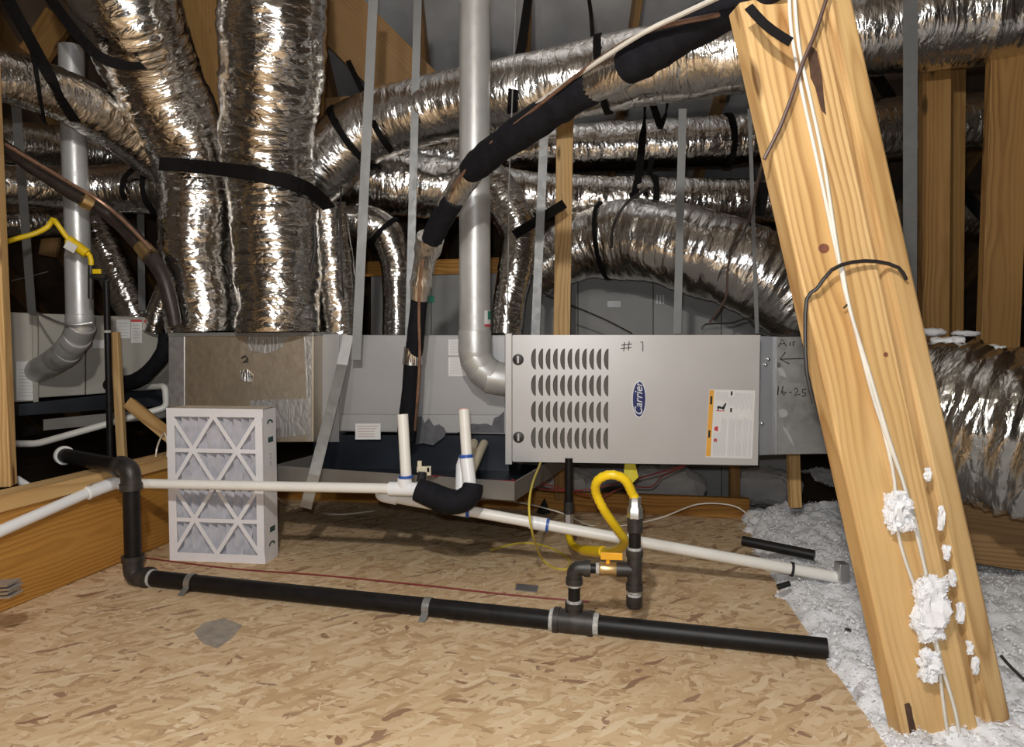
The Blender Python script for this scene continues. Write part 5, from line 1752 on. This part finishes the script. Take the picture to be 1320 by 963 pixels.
tag(MB().tube(SP([(45, 402, 3.58), (62, 410, 3.35), (80, 417, 3.27), (98, 419, 3.27), (119, 416, 3.3)], 0.02), 0.006, 8).build('hanger_wire', M_galv, None, True), 'bright wire tied round the smaller flue', 'wire')
# its gas line
g2 = thing('gas_pipe', 'thin upright black gas pipe beside the pine stake', 'pipe', P(143, 620, 3.22))
MB().tube([P(137, 362, 3.22), P(143, 622, 3.22)], 0.0135, 14).build('pipe', M_pipe, g2, True)
MB().tube([P(117, 342, 3.22), P(117, 385, 3.22)], 0.012, 12).build('drip_leg', M_fit, g2, True)
MB().tube([P(117, 356, 3.22), P(137, 357, 3.22)], 0.014, 12).build('nipple', M_fit, g2, True)
MB().box(P(125, 350, 3.20), 0.035, 0.012, 0.02).build('valve_handle', M_yel, g2, bevel=0.002)
MB().tube([P(138, 426, 3.22), P(138.2, 429, 3.22)], 0.016, 12).build('sealant_ring', M_dope, g2, True)
hs = thing('gas_connector', 'thin yellow gas hose by the smaller flue at far left', 'hose', P(117, 340, 3.22))
MB().tube(SP([(-5, 316, 3.1), (20, 308, 3.12), (45, 301, 3.15), (62, 292, 3.18), (68, 283, 3.18), (74, 289, 3.18), (88, 308, 3.20), (104, 320, 3.22), (116, 330, 3.22), (117.5, 342, 3.22)], 0.015), 0.011, 12).build('hose', M_yel, hs, True)
MB().tube([P(88, 309, 3.20), P(112, 327, 3.215)], 0.022, 12).build('printed_sleeve', M_yel, hs, True)
MB().box(P(91, 318, 3.18), 0.05, 0.004, 0.036, (0.85, 0, -0.5), (0, 1, 0), (0.5, 0, 0.85)).build('tag', M_paper, hs)
# its line set
l2 = thing('line_set', 'dark refrigerant hose sagging past the smaller flue to the plenum', 'pipe', P(225, 420, 3.3))
o = foam([(0, 185, 2.9, 8), (35, 210, 3.0, 9), (85, 243, 3.15, 9.5), (140, 275, 3.3, 10), (180, 315, 3.28, 10), (208, 352, 3.25, 10), (220, 390, 3.24, 9), (226, 420, 3.24, 8)], parent=l2, m=plain('dark_hose', (0.035, 0.025, 0.022), 0.45, 0, 0.3, 30))
MB().tube(SP([(5, 185, 2.85), (35, 203, 2.93), (85, 233, 3.08), (130, 260, 3.2), (165, 290, 3.2), (195, 322, 3.19)], 0.04), 0.008, 8).build('copper_line', M_cu, l2, True)
foam([(105, 256, 3.19, 10.8), (118, 262, 3.22, 10.8)], 'foil_wrap', M_brass, parent=l2)
foam([(182, 317, 3.275, 11), (194, 331, 3.26, 11)], 'foil_wrap', M_brass, parent=l2)
l3 = thing('coil_hose', 'fat black hose curving into the far coil case', 'pipe', P(160, 498, 4.1))
foam([(214, 430, 3.72, 9), (212, 452, 3.72, 10), (196, 475, 3.74, 10), (172, 492, 3.78, 10), (130, 497, 3.92, 9)], parent=l3)
# its condensate pipe
p2 = thing('condensate_drain', 'white plastic drain pipe behind the long beam at far left', 'pipe', P(120, 550, 3.6))
MB().tube(fillet([P(10, 572, 3.5), P(48, 572, 3.5), P(215, 525, 3.75), P(213, 498, 3.75), P(180, 500, 3.9)], 0.03), 0.0165, 14).build('pipe', M_pvc, p2, True)
MB().tube([P(22, 618, 2.75), P(38, 628, 2.72)], 0.014, 12).build('stub', M_pvcw, p2, True)
# clear tube loop left of the filter
tag(MB().tube(SP([(199, 632, 3.15), (200, 600, 3.17), (203, 575, 3.2), (212, 558, 3.2), (216, 575, 3.2), (214, 600, 3.18)], 0.02), 0.004, 8).build('clear_tube', plain('clear_vinyl', (0.55, 0.48, 0.38), 0.25), None, True), 'thin clear looped tube left of the white filter', 'tube')
wire('thin grey wire behind the far hanger strap', [(10, 300, 3.9), (30, 295, 3.9), (50, 285, 3.9)], 0.003, M_galv, group='thin wires at far left')
wire('short pale wire in the dark beside the small flue', [(15, 362, 4.2), (40, 356, 4.2), (62, 350, 4.2)], 0.003, M_galv, group='thin wires at far left')
